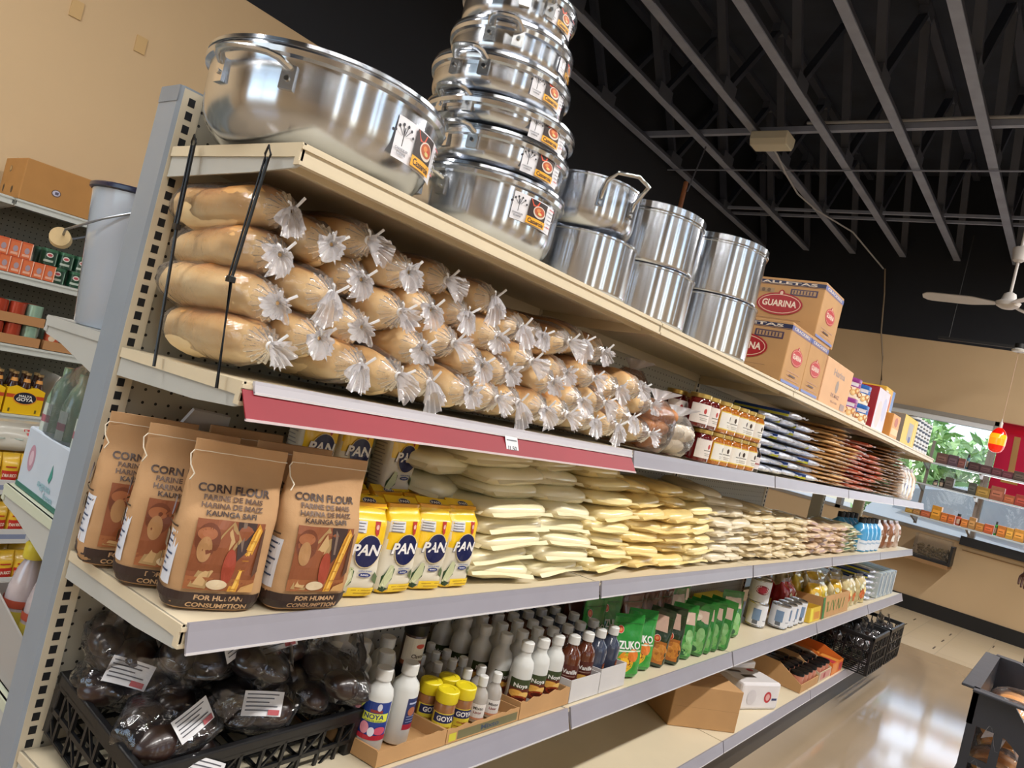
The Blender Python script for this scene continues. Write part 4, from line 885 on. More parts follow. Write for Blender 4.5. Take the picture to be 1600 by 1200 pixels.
def dark_bag(seed, w=.075, d=.06, h=.075):
    t = thing('produce_bag', None, 'bag'); r = random.Random(seed)
    for i in range(4):
        cx, cy, cz = (i % 2 - .5) * w * .8 + r.uniform(-.008, .008), (i // 2 - .5) * d * .8, r.uniform(.025, .035); R = r.uniform(.026, .033)
        MB().grid(lambda u, v: (cx + R * 1.1 * math.sin(PI * v) * math.cos(2 * PI * u) * (1 + .15 * nz(u * 3, v * 3, seed + i, 1)), cy + R * math.sin(PI * v) * math.sin(2 * PI * u), cz - R * .85 * math.cos(PI * v)), 14, 9, DARKF, True).build('produce', t, ang=180)
    def fn(u, v):
        th = 2 * PI * u; k = max(.15, math.sin(PI * min(1, v * .9 + .08))) ** .55 * (1 + .2 * nz(math.cos(th), v * 2, math.sin(th), 2.4, seed))
        return (w * k * math.cos(th), d * k * math.sin(th), -.006 + h * v + .012 * nz(u, v, 1, 5, seed))
    b = MB().grid(fn, 26, 12, DFILM, True).build('bag', t, ang=180)
    def fl(u, v): return (.05 * (2 * u - 1) + .012 * math.sin(v * 4 + seed), .020 + .010 * math.sin(u * 6 + seed) + .02 * v, h - .012 + .065 * v + .010 * nz(u, v, seed, 4))
    MB().grid(fl, 14, 6, DFILM).build('bag_flap', b, ang=180)
    a0 = r.uniform(-.5, .5); c, s = math.cos(a0), math.sin(a0)
    def su(u, v, q):
        x, y = u * c - v * s, u * s + v * c
        return (x, -d * .62 + .62 * y + 2.5 * x * x - q, h * .86 + y * .75 - 3.5 * x * x + q)
    printed('price_label', su, [('r', -.030, -.019, .030, .019, LBL)] + [('r', -.026, .013 - .006 * k, .022 - .007 * (k % 3), .0148 - .006 * k, '55565e') for k in range(5)] + [('r', .008, -.017, .026, -.009, 'b0555a')], t, h0=.004)
    return t
db = Stock([dark_bag(s) for s in (1, 2, 3, 4, 5)])
for i, (x, y, z, r, nm) in enumerate(((.135, -.245, .628, 12, 'front corner beside the end post'), (.305, -.235, .632, -18, 'front middle, label tilted'), (.44, -.225, .640, 25, 'front corner beside the bottles'), (.125, -.115, .655, -30, 'back corner beside the slotted post'), (.27, -.105, .665, 15, 'back middle'), (.43, -.10, .672, -10, 'back corner beside the bottles'), (.21, -.175, .715, 35, 'heaped second layer over the post side'), (.36, -.165, .722, -20, 'heaped second layer over the bottle side'), (.155, -.27, .562, 0, 'sunk low behind the front rim'), (.38, -.10, .755, 40, 'topmost of the heap'), (.10, -.07, .70, 60, 'leaning on the back panel in the corner'), (.29, -.22, .70, 75, 'sprawled over the middle of the heap'), (.46, -.265, .665, 100, 'bulging over the rim toward the bottles'))):
    db.put(i, (x, y, z), (.25 + .1 * (i % 3), .12 * (i % 3 - 1), math.radians(r)), (1.25, 1.2, 1.15), label='bag of dark produce in the end crate, %s' % nm, group='bags of dark produce in the end crate')
# ---------------------------------------------------------------- bottles in cut-down cartons
HDPE = mat('cfd0cc', .35, coat=.2, var=.04); CAPW = mat('d6d6d2', .4); AMB = mat('5a2c1a', .15, coat=.8); INK = mat('3b4254', .2, coat=.6); CLR = mat('a9a39b', .12, coat=.8); YCAP = mat('e3cf22', .35)
BP = {'tall': [(0, 0), (.028, 0), (.031, .004), (.031, .118), (.028, .130), (.019, .140), (.0165, .146), (.0165, .154)],
      'noya': [(0, 0), (.028, 0), (.030, .004), (.030, .112), (.027, .126), (.017, .138), (.0150, .144), (.0150, .158)],
      'dark': [(0, 0), (.030, 0), (.032, .004), (.032, .105), (.028, .122), (.017, .133), (.0150, .139), (.0150, .149)],
      'mini': [(0, 0), (.020, 0), (.022, .003), (.022, .060), (.018, .072), (.010, .082), (.0095, .09)]}
def bottle(kind, m, cap, lab, nm='bottle'):
    t = thing(nm, None, 'bottle'); P = BP[kind]; r, h = P[-1]; R = max(p[0] for p in P)
    MB().lathe(P, m, 22).build('bottle_body', t)
    cr = r + .0025; MB().lathe([(cr, h - .004), (cr, h + .018), (cr - .002, h + .020), (0, h + .020)], cap, 16).build('cap', t)
    if lab: printed('label_print', ring(R, a0=-PI * .62), lab, t)
    return t
W = 'dcdad6'
LB = {'noya_blue': [('r', -.036, .030, .036, .110, '1f3a86'), ('r', -.030, .068, .030, .086, 'd3d84a'), ('t', 'NOYA', -.002, .079, .0105, .044, '243a6a'), ('t', 'AGUA DE COCO', -.002, .0705, .003, .040, '3f6a4a'), ('r', -.012, .088, .014, .094, '8b2f2a'), ('e', .006, .100, .005, .008, 'c8cbd8'), ('r', -.036, .030, .036, .040, 'b02436'), ('e', -.018, .054, .010, .013, 'd98a9a'), ('e', .016, .050, .013, .009, 'c8506a'), ('e', -.002, .048, .007, .010, 'd3d5e0')],
      'blank_blue': [('r', .005, .035, .036, .105, '24315f'), ('r', .005, .035, .036, .047, '9c2334'), ('r', .010, .092, .032, .096, 'aab2cc'), ('e', .020, .076, .010, .010, 'a4644a')] + [('r', .009, .064 - .006 * k, .031, .0655 - .006 * k, '8a92b4') for k in range(3)],
      'noya_brown': [('r', -.032, .020, .032, .086, '5e2414'), ('r', -.032, .062, .032, .086, '33401f'), ('t', 'Noya', 0, .068, .014, .040, W), ('e', -.010, .048, .020, .010, 'd9a44a'), ('e', .014, .046, .016, .008, 'e0b868'), ('e', .002, .034, .022, .010, '8c2e12'), ('e', .002, .0335, .016, .006, '4f170a')],
      'vanille': [('r', -.032, .016, .032, .090, '4e1c12'), ('t', 'Vanille', 0, .072, .0125, .046, W), ('r', -.02, .058, .02, .060, 'a58a7c'), ('e', -.008, .044, .020, .008, 'd9a850'), ('e', .010, .042, .014, .006, 'e3bd70'), ('e', .002, .030, .022, .010, '8c3a1a')],
      'ink': [('r', .004, .020, .040, .072, '7a3a22'), ('r', .008, .058, .036, .062, 'c78a5a'), ('e', .022, .04, .012, .012, 'd9a23c')],
      'mini': [('r', -.022, .008, .022, .046, 'e2ddd6'), ('t', 'Mixto', 0, .036, .007, .026, '5a5550'), ('t', 'Licor', 0, .026, .006, .020, '8a3a30'), ('r', -.022, .008, .022, .013, 'c98a6a')]}
BK = {'tall_a': Stock([bottle('tall', HDPE, CAPW, LB['noya_blue'])]), 'tall_b': Stock([bottle('tall', HDPE, CAPW, LB['blank_blue'])]), 'noya': Stock([bottle('noya', HDPE, CAPW, LB['noya_brown'])]),
      'van': Stock([bottle('dark', AMB, CAPW, LB['vanille'])]), 'ink': Stock([bottle('dark', INK, CAPW, LB['ink'])]), 'mini': Stock([bottle('mini', CLR, CAPW, LB['mini'])])}
BN = {'tall_a': 'white bottle with blue-yellow label', 'tall_b': 'white bottle with narrow navy label', 'noya': 'white bottle with green-brown label', 'van': 'amber bottle with brown label', 'ink': 'blue-black bottle', 'mini': 'small clear pale-labelled bottle'}
DEPTH = ('front', 'second', 'third', 'fourth', 'back')
bc = {}
def rows(kind, xs, ys, where, group, lift=.010):
    for r, y in enumerate(ys):
        for c, x in enumerate(xs):
            k = kind(r, c) if callable(kind) else kind
            if not k: continue
            BK[k].put(0, (x + .004 * ((r * 3 + c) % 3 - 1), y, zs(4, y) + lift), (.02 * ((r + c) % 3 - 1) * 0, 0, math.radians((r * 31 + c * 47) % 40 - 20 if k != 'ink' else 10)),
                      label='%s, %s row, %s along in %s' % (BN[k], DEPTH[r], nth(c), where), group=group)
rows(lambda r, c: ('tall_a', 'tall_b', None)[c] if r == 0 else ('tall_b' if (r, c) != (1, 2) else None), (.565, .640, .715), (-.325, -.245, -.165, -.085), 'the crate-side tray', 'white bottles beside the crate')
rows('mini', (.90, .952), (-.345, -.292), 'the yellow-cap tray', 'small clear bottles in the low tray')
rows(lambda r, c: None if (c == 0 and r < 2) else 'mini', (.80, .856, .908, .960), (-.225, -.165, -.105), 'the inner low tray', 'small clear bottles in the low tray')
rows('noya', (1.06, 1.13, 1.20), (-.345, -.272, -.199, -.126, -.053), 'the torn kraft tray', 'white bottles in the torn kraft tray')
rows('van', (1.295, 1.37), (-.345, -.270, -.195, -.120, -.045), 'the first white tray', 'amber bottles in the white tray')
rows('ink', (1.455, 1.53), (-.340, -.265, -.190, -.115, -.045), 'the second white tray', 'blue-black bottles in the white tray')
def spice(m, cap, lab, nm, R=.025, h=.075):
    t = thing('spice_jar', None, 'jar')
    MB().lathe([(0, 0), (R - .002, 0), (R, .003), (R, h), (R - .003, h + .004)], m, 20).build('jar_body', t)
    MB().lathe([(R + .001, h - .002), (R + .002, h), (R + .002, h + .024), (R, h + .026), (R * .6, h + .0262), (R * .6, h + .025), (0, h + .025)], cap, 20).build('cap', t)
    printed('label_print', ring(R, a0=-PI * .6), lab, t); return t
gv = Stock([spice(mat('8a5a34', .3, coat=.6, var=.2, vscale=60), YCAP, [('r', -.035, .004, .035, .052, 'd9c43a'), ('r', -.030, .030, .030, .050, '1c2350'), ('t', 'GOYA', .0, .040, .012, .042, 'e6e3dc'), ('t', 'Oregano', .0, .020, .006, .030, '9a4a2a'), ('r', -.02, .010, .02, .012, '9a6a2a')], 'goya')])
for i, (x, y) in enumerate(((.765, -.348), (.825, -.350), (.770, -.288), (.832, -.290))):
    gv.put(0, (x, y, zs(4, y) + .009), (0, 0, math.radians(-14 + 9 * i)), label='yellow-capped brown spice jar in the low tray, %s' % ('front one beside the tall white bottles', 'front one beside the clear bottles', 'rear one beside the tall white bottles', 'rear one beside the clear bottles')[i], group='spice jars with yellow caps')
bj = spice(mat('3b2218', .3, coat=.5), mat('0d0d10', .4), [('r', -.04, .006, .04, .074, 'd8d2c2'), ('t', 'Clavos', .004, .030, .010, .034, '3a2a1e'), ('t', 'Molidos', .004, .018, .006, .030, '6a4a34'), ('e', .006, .055, .012, .006, 'c04a3a'), ('r', -.04, .006, .04, .016, '8a4a2a')], 'x', .029, .082)
bj.location = (.79, -.185, zs(4, -.185) + .113); bj['label'] = 'dark spice jar with a black cap standing on another like it, below the shelf edge'
dup(bj, (.79, -.185, zs(4, -.185) + .004), label='dark spice jar with a black cap, carrying the other one')
def tray(label, x0, x1, y0, y1, h, m, torn=True, level=4, seed=0, hb=None, prints=None, group='cut-down cartons on the fourth shelf', z=None, rot=0):
    """carton with its front cut low: base, side walls, ragged front wall"""
    zz = (zs(level, (y0 + y1) / 2) if z is None else z); w, d = (x1 - x0) / 2, (y1 - y0) / 2; hb = hb or h
    t = thing('carton_tray', label, 'carton', ((x0 + x1) / 2, (y0 + y1) / 2, zz + .0015), rot, group)
    if level == 4: t.rotation_euler[0] = -.096
    MB().box((-w, -d, 0), (w, d, .003), m).build('base', t, smooth=False)
    f = MB(); n = 16
    up = [(-w + 2 * w * i / n, h * (1 + (.22 * nz(i * .9, seed, 0, 1, seed) if torn else 0))) for i in range(n + 1)]
    f.prism([(-w, .003)] + [(w, .003)] + up[::-1], 'y', -d, -d + .004, m); f.build('front_wall', t, smooth=False)
    for x in (-w, w - .004): MB().prism([(-d + .004, .003), (d, .003), (d, hb), (-d * .2, hb * (.95 if torn else 1)), (-d + .004, h)], 'x', x, x + .004, m).build('side_wall', t, smooth=False)
    if prints: printed('front_print', front(-d), prints, t)
    return t
WBOX = mat('c9c6c4', .6, var=.03, vscale=10)
tray('torn kraft tray of white bottles beside the black crate', .525, .735, -.398, -.04, .034, KRAFT, seed=1)
tray('low kraft tray with a printed front holding yellow-capped jars', .738, 1.012, -.398, -.04, .032, KRAFT, seed=2, prints=[('r', -.10, .004, .13, .024, '6f6a4a'), ('t', 'Mixto', .02, .014, .012, .07, '3f4a5a'), ('r', -.13, .004, -.105, .022, 'c8bf3a')])
tray('torn kraft tray of white bottles with green and brown labels', 1.016, 1.248, -.398, -.015, .045, KRAFT, seed=3)
tray('white cut-down carton of amber bottles', 1.252, 1.412, -.398, -.010, .062, WBOX, False, seed=4)
tray('white cut-down carton of blue-black bottles', 1.416, 1.572, -.398, -.010, .070, WBOX, False, seed=5)
# ---------------------------------------------------------------- pouches
def pouch(body, lo, art, txt, badge, seed, a=.062, h=.19):
    t = thing('drink_pouch', None, 'pouch'); S = Standing(a, .024, h, .06, h * .88, .10, .97, 2.6, .004, seed)
    S.mesh('pouch', t, mat(body, .25, coat=.5, bump=.25, bscale=26, var=.12, vscale=12), nu=30, nv=16)
    it = [('r', -a * .9, h * .885, a * .9, h * .893, '2c5a2c')]
    if lo: it.append(('r', -a * .82, h * .06, a * .82, h * .46, lo))
    it += art
    if txt: it.append(('t', txt, .004, h * .54, h * .13, a * 1.35, 'e2e4dc'))
    if badge: it += [('e', badge[0], badge[1], .0125, .0125, 'e6d0c0'), ('e', badge[0], badge[1], .0112, .0112, 'c8401c'), ('e', badge[0], badge[1], .006, .006, 'd98a50')]
    printed('front_print', S.front, it, t, h0=.0014, rough=.3)
    m = MB(); m.grid(lambda u, v: (a * .95 * (2 * u - 1), .0015 * math.sin(u * 12), h * .985 + .012 * v), 10, 1, mat(body, .25)); m.build('top_seal', t)
    return t
PEACH = [('e', -.010, .050, .030, .034, 'd98a2a'), ('e', -.004, .048, .026, .030, 'e8b32c'), ('e', .006, .052, .009, .012, '7c3a18'), ('e', .020, .072, .020, .020, 'd97a32'), ('r', -.05, .082, .05, .087, 'cfe0c8')]
GUA = [('e', -.026, .035, .018, .018, '8fbf7a'), ('e', .024, .04, .022, .026, '7fb36a'), ('e', .004, .026, .020, .012, '2f5a3a'), ('e', .026, .082, .016, .026, '8ab878'), ('p', [(-.045, .125), (.045, .125), (.04, .17), (-.04, .17)], 'd2b6a4'), ('e', 0, .145, .018, .016, 'e0cdb8')]
px = {'zuko': Stock([pouch('2f8a3a', '3f9a3e', PEACH, 'ZUKO', (-.035, .150), 71)]), 'org': Stock([pouch('22351f', 'b06a2c', [('e', .02, .05, .025, .03, 'c98434'), ('e', -.02, .07, .02, .02, '8a4a1c'), ('p', [(-.03, .12), (.03, .12), (.022, .175), (-.022, .175)], 'cfae9c')], None, (.0, .095), 72, .046)]),
      'grn': Stock([pouch('2c7a30', '4c9a48', GUA, None, (-.02, .098), 73, .056), pouch('2a6e2e', '4c9a48', GUA, None, (-.02, .098), 74, .056)]), 'brn': Stock([pouch('5e3020', '7a4630', [('e', .0, .08, .03, .03, '8c5a40')], None, None, 75, .058)])}
PN = {'zuko': 'bright green peach pouch', 'org': 'dark green and orange pouch', 'grn': 'green pouch with pale fruit slices', 'brn': 'maroon and brown pouch'}
pl = [('zuko', 1.640, -.345, -26, 'leaning on the white carton'), ('zuko', 1.765, -.325, -30, 'just past the one leaning on the white carton'), ('org', 1.885, -.33, -62, 'at the shelf front after the peach pouches'), ('org', 1.975, -.345, -66, 'second orange one at the shelf front'), ('grn', 2.085, -.335, -38, 'first of the pale fruit pouches'), ('grn', 2.195, -.335, -60, 'second of the pale fruit pouches'), ('grn', 2.270, -.335, -66, 'third of its kind'), ('grn', 2.345, -.335, -70, 'fourth of the pale fruit pouches'), ('grn', 2.420, -.345, -74, 'fifth of the pale fruit pouches'), ('grn', 2.69, -.295, -35, 'standing alone beside the bare shelf'),
      ('zuko', 1.66, -.20, -8, 'in the middle row behind the leaning one'), ('zuko', 1.80, -.18, -8, 'in the middle row behind the second one'), ('brn', 1.93, -.20, -12, 'in the middle row, first'), ('brn', 2.06, -.20, -8, 'in the middle row, second'), ('brn', 2.19, -.20, -5, 'in the middle row, third'), ('grn', 2.32, -.20, -10, 'in the middle row'), ('brn', 1.70, -.09, -4, 'at the back, behind the peach pouches'), ('brn', 1.84, -.09, -2, 'at the back, second along'), ('brn', 1.98, -.09, 3, 'at the back, third along'), ('brn', 2.12, -.09, 5, 'at the back, fourth along'), ('grn', 2.48, -.14, -12, 'at the back beside the bare shelf')]
for i, (k, x, y, r, nm) in enumerate(pl):
    px[k].put(i, (x, y, zs(4, y) + .007), (-.06 if k == 'zuko' else -.03, .03 * (i % 3 - 1), math.radians(r)), (1, 1, 1.0 if i < 10 else 1.08), '%s, %s' % (PN[k], nm), 'drink pouches on the fourth shelf')
# ---------------------------------------------------------------- cans, chips and boxes further along
carton('food_carton', 'yellow carton lying at the back of the bare part of the fourth shelf', 'carton', (2.84, -.20, .535), (3.12, -.05, .635), mat('d8c52a', .45), [('t', 'mani', .03, .05, .03, .12, '4a4a3a'), ('r', -.13, .0, .13, .012, 'b8a224')], (), flap=False)
def big_can(red):
    t = thing('food_can', None, 'can'); R, h = .046, .112
    MB().lathe([(0, 0), (R, 0), (R + .001, .002), (R, .005), (R, h - .005), (R + .001, h - .002), (R - .003, h), (R - .004, h - .004), (0, h - .004)], mat('b9bcc0', .22, .95), 24).build('can_body', t)
    it = [('r', -.14, .007, .14, h - .007, 'd9dbe0')] + ([('e', -.03, .066, .034, .022, '8a1b30'), ('e', -.03, .066, .026, .014, 'b8324a'), ('e', .04, .05, .02, .02, '7f93ac')] if red else [('r', -.05, .03, -.012, .085, '6f88a6'), ('r', -.045, .012, -.02, .03, '5a5f66'), ('e', .045, .075, .012, .016, 'b03040'), ('r', .005, .03, .03, .034, '8a8f98')])
    printed('label_print', ring(R, a0=-PI * .58), it, t); return t
bcn = {True: Stock([big_can(True)]), False: Stock([big_can(False)])}
k = 0
for x, y, lv, red, nm in ((3.11, -.275, 0, False, 'lower can of the first pair after the bare shelf'), (3.10, -.27, 1, True, 'upper can of the first pair, with a big red oval'), (3.225, -.225, 0, False, 'lower can of the pair standing behind'), (3.22, -.225, 1, False, 'upper can of the pair standing behind'), (3.235, -.345, 0, False, 'first can of the front row'), (3.335, -.345, 0, False, 'second can of the front row'), (3.435, -.340, 0, False, 'third can of the front row'), (3.535, -.340, 0, False, 'fourth can of the front row')):
    bcn[red].put(0, (x, y, zs(4, y) + .008 + lv * .1125), (0, 0, math.radians(-20 + 11 * (k % 4))), label='white-labelled tall can, %s' % nm, group='white-labelled cans on the fourth shelf'); k += 1
tray('yellow display tray of small boxes next to the white-labelled cans', 3.60, 3.80, -.40, -.06, .075, mat('d6b43a', .5), False, prints=[('r', -.09, .005, -.05, .07, 'e3d84a'), ('r', -.02, .01, .08, .05, 'c98a3a')])
tray('kraft display carton with green scrawls on its front, full of chip bags', 3.83, 4.42, -.40, -.06, .12, KRAFT, False, prints=[('p', [(-.2 + .07 * k, .03), (-.19 + .07 * k, .03), (-.16 + .07 * k, .09), (-.17 + .07 * k, .09)], '4d7a3a') for k in range(6)] + [('p', [(-.17 + .12 * k, .03), (-.16 + .12 * k, .03), (-.19 + .12 * k, .09), (-.20 + .12 * k, .09)], '5a8a44') for k in range(3)] + [('r', -.295, .0, -.25, .118, '3f7a44')])
def chip(c1, c2, seed):
    t = thing('chip_bag', None, 'chip bag'); S = Standing(.065, .042, .17, .13, .168, .2, 1., 2.8, .008, seed)
    S.mesh('bag', t, mat(c1, .2, coat=.7, bump=.5, bscale=28, var=.25, vscale=22), nu=26, nv=14); printed('front_print', S.front, [('e', -.01, .06, .03, .035, c2), ('e', .02, .09, .02, .02, 'e3cf8a'), ('e', -.02, .11, .018, .014, 'd8d8b8')], t, h0=.002)
    MB().grid(lambda u, v: (.05 * (2 * u - 1), .003 * math.sin(u * 15), .168 + .02 * v), 12, 2, FRILL).build('top_seal', t, ang=180); return t
cb = Stock([chip('d2a92e', 'b8861a', 81), chip('c9b23a', '7a9a3a', 82), chip('b8a878', 'c96a3a', 83)]); rb = Stock([chip('a51a1e', 'd0402a', 84)])
for i in range(3): rb.put(0, (3.65 + .07 * (i % 2), -.22 + .09 * (i // 2), zs(4, -.2) + .012), (0, 0, .2 * i), label='bright red bag behind the tall cans, %s' % ('first', 'second', 'rear one')[i], group='red bags on the fourth shelf')
for i in range(12):
    x, y = 3.90 + .15 * (i % 4), -.32 + .10 * (i // 4)
    cb.put(i, (x, y, zs(4, y) + .008 + .03 * (i // 4)), (-.08, 0, .35 * (i % 3 - 1)), (.9, .85, 1), label='yellow banana chip bag in the %s row of the scrawled carton, %s along' % (DEPTH[i // 4], nth(i % 4)), group='banana chip bags')
for i in range(8):
    x, y = 4.55 + .13 * (i % 4), -.33 + .13 * (i // 4)
    cb.put(2, (x, y, zs(4, y) + .004), (-.05, 0, .3 * (i % 3 - 1)), (.85, .9, 1), label='clear and golden snack bag after the scrawled carton, %s in its %s row' % (nth(i % 4), DEPTH[i // 4]), group='clear snack bags')
for i in range(6):
    blue.put(i, (5.16, -.22, zs(4, -.22) + .028 + .038 * i), (0, 0, .05 * (i % 3)), (.9, 1, .72), label='white crinkly pack, %s up in the stack beside the grey boxes' % nth(i), group='white packs at the far end of the fourth shelf')
for i in range(8):
    x = 5.36 + .075 * i
    carton('tea_box', 'thin pale blue-grey box standing on edge, %s of the upright boxes at the shelf end' % nth(i), 'box', (x, -.375, zs(4, -.23) + .016), (x + .055, -.08, zs(4, -.23) + .196), mat(('b9c2c4', '98a6b4')[i % 2], .4), [('r', -.02, .02, .02, .16, ('8fa3b4', 'c5cdd0')[i % 2])], [('r', -.12, .02, .12, .16, 'aab4ae')], 'upright boxes at the far end of the fourth shelf', flap=False)
# ================================================================ bottom deck
B = carton('shipping_box', 'plain closed cardboard box standing askew on the bare bottom deck', 'box', (2.376, -.397, .2055), (2.696, -.107, .380), KRAFT, (), (), None, math.radians(-35.7))
MB().box((-.1585, -.1452, .085), (.1585, -.1448, .0856), KD).build('crease', B, smooth=False)
def six_pack(label, loc, rz):
    t = thing('milk_pack', label, 'multipack', loc, rz, 'white shrink-wrapped packs on the bottom deck')
    for i in range(3):
        for j in range(2):
            MB().lathe([(0, 0), (.040, 0), (.042, .004), (.042, .118), (.039, .124), (0, .124)], mat('d6d2d2', .3, coat=.3), 18, (-.086 + .086 * i, -.043 + .086 * j, 0)).build('can', t)
    m = MB(); m.box((-.131, -.089, .0), (.131, .089, .126), mat('dedada', .25, coat=.3, var=.04)); w = m.build('wrap', t, smooth=False, bevel=.012)
    printed('front_print', front(-.0895), [('e', .05, .06, .024, .026, 'b8343c'), ('e', .05, .06, .014, .016, 'd8a4a0'), ('r', .08, .045, .115, .055, '33406a'), ('e', -.06, .06, .03, .035, 'cbc6c8')], t)
    printed('top_print', lambda u, v, h: (u, v, .1262 + h), [('r', -.06, -.03, .02, .0, '3a302c'), ('p', [(-.10, .04), (-.03, .02), (-.02, .045), (-.09, .06)], '5a4a40'), ('e', .06, .05, .02, .015, 'b8343c')], t, h0=.001)
    return t
six_pack('white shrink-wrapped multipack nearest the cardboard box'.replace('nearest', 'right next to'), (3.02, -.335, .206), math.radians(-22))
six_pack('white shrink-wrapped multipack behind the other one', (3.18, -.17, .206), math.radians(-8))
LID = mat('17171a', .3, .6)
def small_jar():
    t = thing('small_can', None, 'can'); MB().lathe([(0, 0), (.036, 0), (.036, .075)], mat('c07a62', .35, coat=.3, var=.1), 18).build('can_body', t)
    MB().lathe([(.037, .074), (.0375, .078), (.036, .088), (.030, .089), (0, .089)], LID, 18).build('lid', t); return t
sj = Stock([small_jar()])
def can_tray(label, x0, n, m, h, hb, pr=None, d=4, cap=True):
    w = n * .078 + .012
    tray(label, x0, x0 + w, -.455, -.455 + d * .078 + .012, h, m, False, 5, 0, hb, pr, 'cut-down cartons on the bottom deck')
    if cap:
        for r in range(d):
            for c in range(n): sj.put(0, (x0 + .045 + .078 * c, -.455 + .045 + .078 * r, .2105), (0, 0, (r * 7 + c * 3) % 5), label='dark-lidded pinkish can in the %s, %s row, %s along' % (label.split(',')[0], DEPTH[r], nth(c)), group='dark-lidded cans on the bottom deck')
can_tray('kraft tray with a bitten side wall', 3.52, 4, KRAFT, .045, .115)
can_tray('kraft tray past the bitten one', 3.86, 3, mat('c9b79a', .6), .055, .10, [('r', -.1, .01, .1, .05, 'c98a80'), ('r', -.04, .015, .0, .045, 'a03a3a')])
can_tray('bright orange cut-down tray on the bottom deck', 4.12, 3, mat('d9742a', .5), .07, .11, [('r', -.11, .005, .0, .065, 'e08a44'), ('r', .04, .01, .11, .055, 'b8343c')], cap=False)
for i in range(6): carton('candy_box', 'small red and orange box in the orange tray, %s along in the %s row' % (nth(i % 3), DEPTH[i // 3]), 'box', (4.135 + .076 * (i % 3), -.44 + .12 * (i // 3), .2105), (4.20 + .076 * (i % 3), -.335 + .12 * (i // 3), .262), mat(('c25a2a', 'b8343c', 'd08a3a')[i % 3], .45), (), (), 'small boxes in the orange tray', flap=False)
for i, x in enumerate((4.66, 5.17)):
    crate('produce_crate', 'black lattice crate jutting out over the aisle at the far end, %s' % ('beside the orange tray', 'outermost one'.replace('outermost', 'last')) [i], (x, -.375, .2095), .46, .42, .235, 0, 0, 'black crates jutting out at the far end', nx=8, ny=8, rows=3)
    for j in range(6):
        db.put(j + i, (x - .13 + .13 * (j % 3), -.47 + .17 * (j // 3), .34), (.3, .1 * (j % 3 - 1), .4 * j), (1.1, 1.1, 1.1), 'dark produce bag in the far crate %s, %s along the %s row' % (('by the orange tray', 'at the end')[i], nth(j % 3), ('aisle-side', 'inner')[j // 3]), 'bags of dark produce in the far crates')
# ================================================================ rear side of the gondola and the shelving along the tan wall
ENAM = mat('b4c0d0', .12, coat=.8, var=.03); BRIM = mat('141a3c', .25); WIRE = mat('8d9298', .3, .9); WOOD = mat('d9bf8e', .6, var=.1, vscale=30)
bk = thing('enamel_bucket', 'pale enamel bucket with a dark blue rim and wooden grip, behind the slotted end post', 'bucket', (.118, .236, 1.285), -.42)
MB().lathe([(0, 0), (.098, 0), (.102, .004), (.128, .285), (.122, .285), (.098, .008), (0, .006)], ENAM, 40).build('bucket_body', bk)
MB().lathe([(.129, .279), (.134, .282), (.134, .289), (.129, .292), (.122, .288), (.124, .280)], BRIM, 40).build('rim', bk)
pa = [(.02 + .130 * math.cos(a) * .9, .136 * math.sin(a), .250 - .17 * max(0, math.cos(a - PI)) ** .8 * 1.0) for a in [PI / 2 + PI * i / 14 for i in range(15)]]
hb = MB().tube([(-.015, .128, .255), (-.09, .10, .20), (-.150, .055, .165), (-.158, .0, .160), (-.150, -.055, .178), (-.09, -.105, .215), (-.015, -.128, .255)], .0025, WIRE, 8).build('bail', bk)
MB().tube([(-.159, .028, .160), (-.161, .0, .159), (-.159, -.028, .163)], .019, WOOD, 16).build('wooden_grip', hb)
for y in (-.127, .127): MB().box((-.022, y - .006, .24), (-.004, y + .006, .27), BRIM).build('ear', bk, smooth=False, bevel=.002)
# shrink-wrapped bottles in a carton tray
sp = thing('shrink_pack', 'clear shrink-wrapped pack of green bottles in a white carton tray behind the end post', 'multipack', (.16, .235, .913))
MB().box((-.135, -.125, 0), (.135, .125, .130), mat('bcc8d6', .5, var=.03)).build('carton_tray', sp, smooth=False, bevel=.004)
MB().box((-.136, -.126, 0), (.136, .126, .010), mat('2d6a5c', .5)).build('green_edge', sp, smooth=False)
printed('side_print', side(-.135), [('e', .085 - .16, .07, .018, .028, 'b48a9c'), ('e', .085 - .16, .07, .010, .016, 'd0b8c4'), ('p', [(.03, .05), (.04, .085), (.048, .06), (.04, .045)], '3f8f84'), ('t', 'agua', .02, .03, .016, .07, '8fb4c0'), ('t', 'fresca', .05, .018, .012, .05, '8fb4c0')], sp)
G1 = mat('7d9a7c', .2, coat=.7, var=.2, vscale=20)
for i in range(4):
    for j in range(3):
        b = MB().lathe([(.028, .10), (.030, .12), (.030, .20), (.020, .235), (.012, .25), (.012, .27), (0, .271)], G1, 14, (-.10 + .066 * i, -.085 + .085 * j, 0)).build('bottle', sp)
        if i == 0: printed('bottle_label', ring(.030, (-.10, -.085 + .085 * j), a0=PI), [('r', -.02, .13, .02, .19, 'b8c4bc'), ('r', -.02, .15, .02, .165, '9a5a68')], b)
wrapf = film('shrink_wrap', 'c8d2e0', .06, .08, 22., .10)
def wf(u, v):
    th = 2 * PI * u; c, d = math.cos(th), math.sin(th); k = 1 - .62 * max(0, v - .55) ** 1.4 * 2.4; q = lambda x: math.copysign(abs(x) ** .5, x)
    return (.134 * q(c) * k, .124 * q(d) * k, .125 + .185 * v + .004 * nz(c * 3, v * 5, d * 3, 2, 4))
MB().grid(wf, 40, 10, wrapf, True).build('shrink_wrap', sp, ang=180)
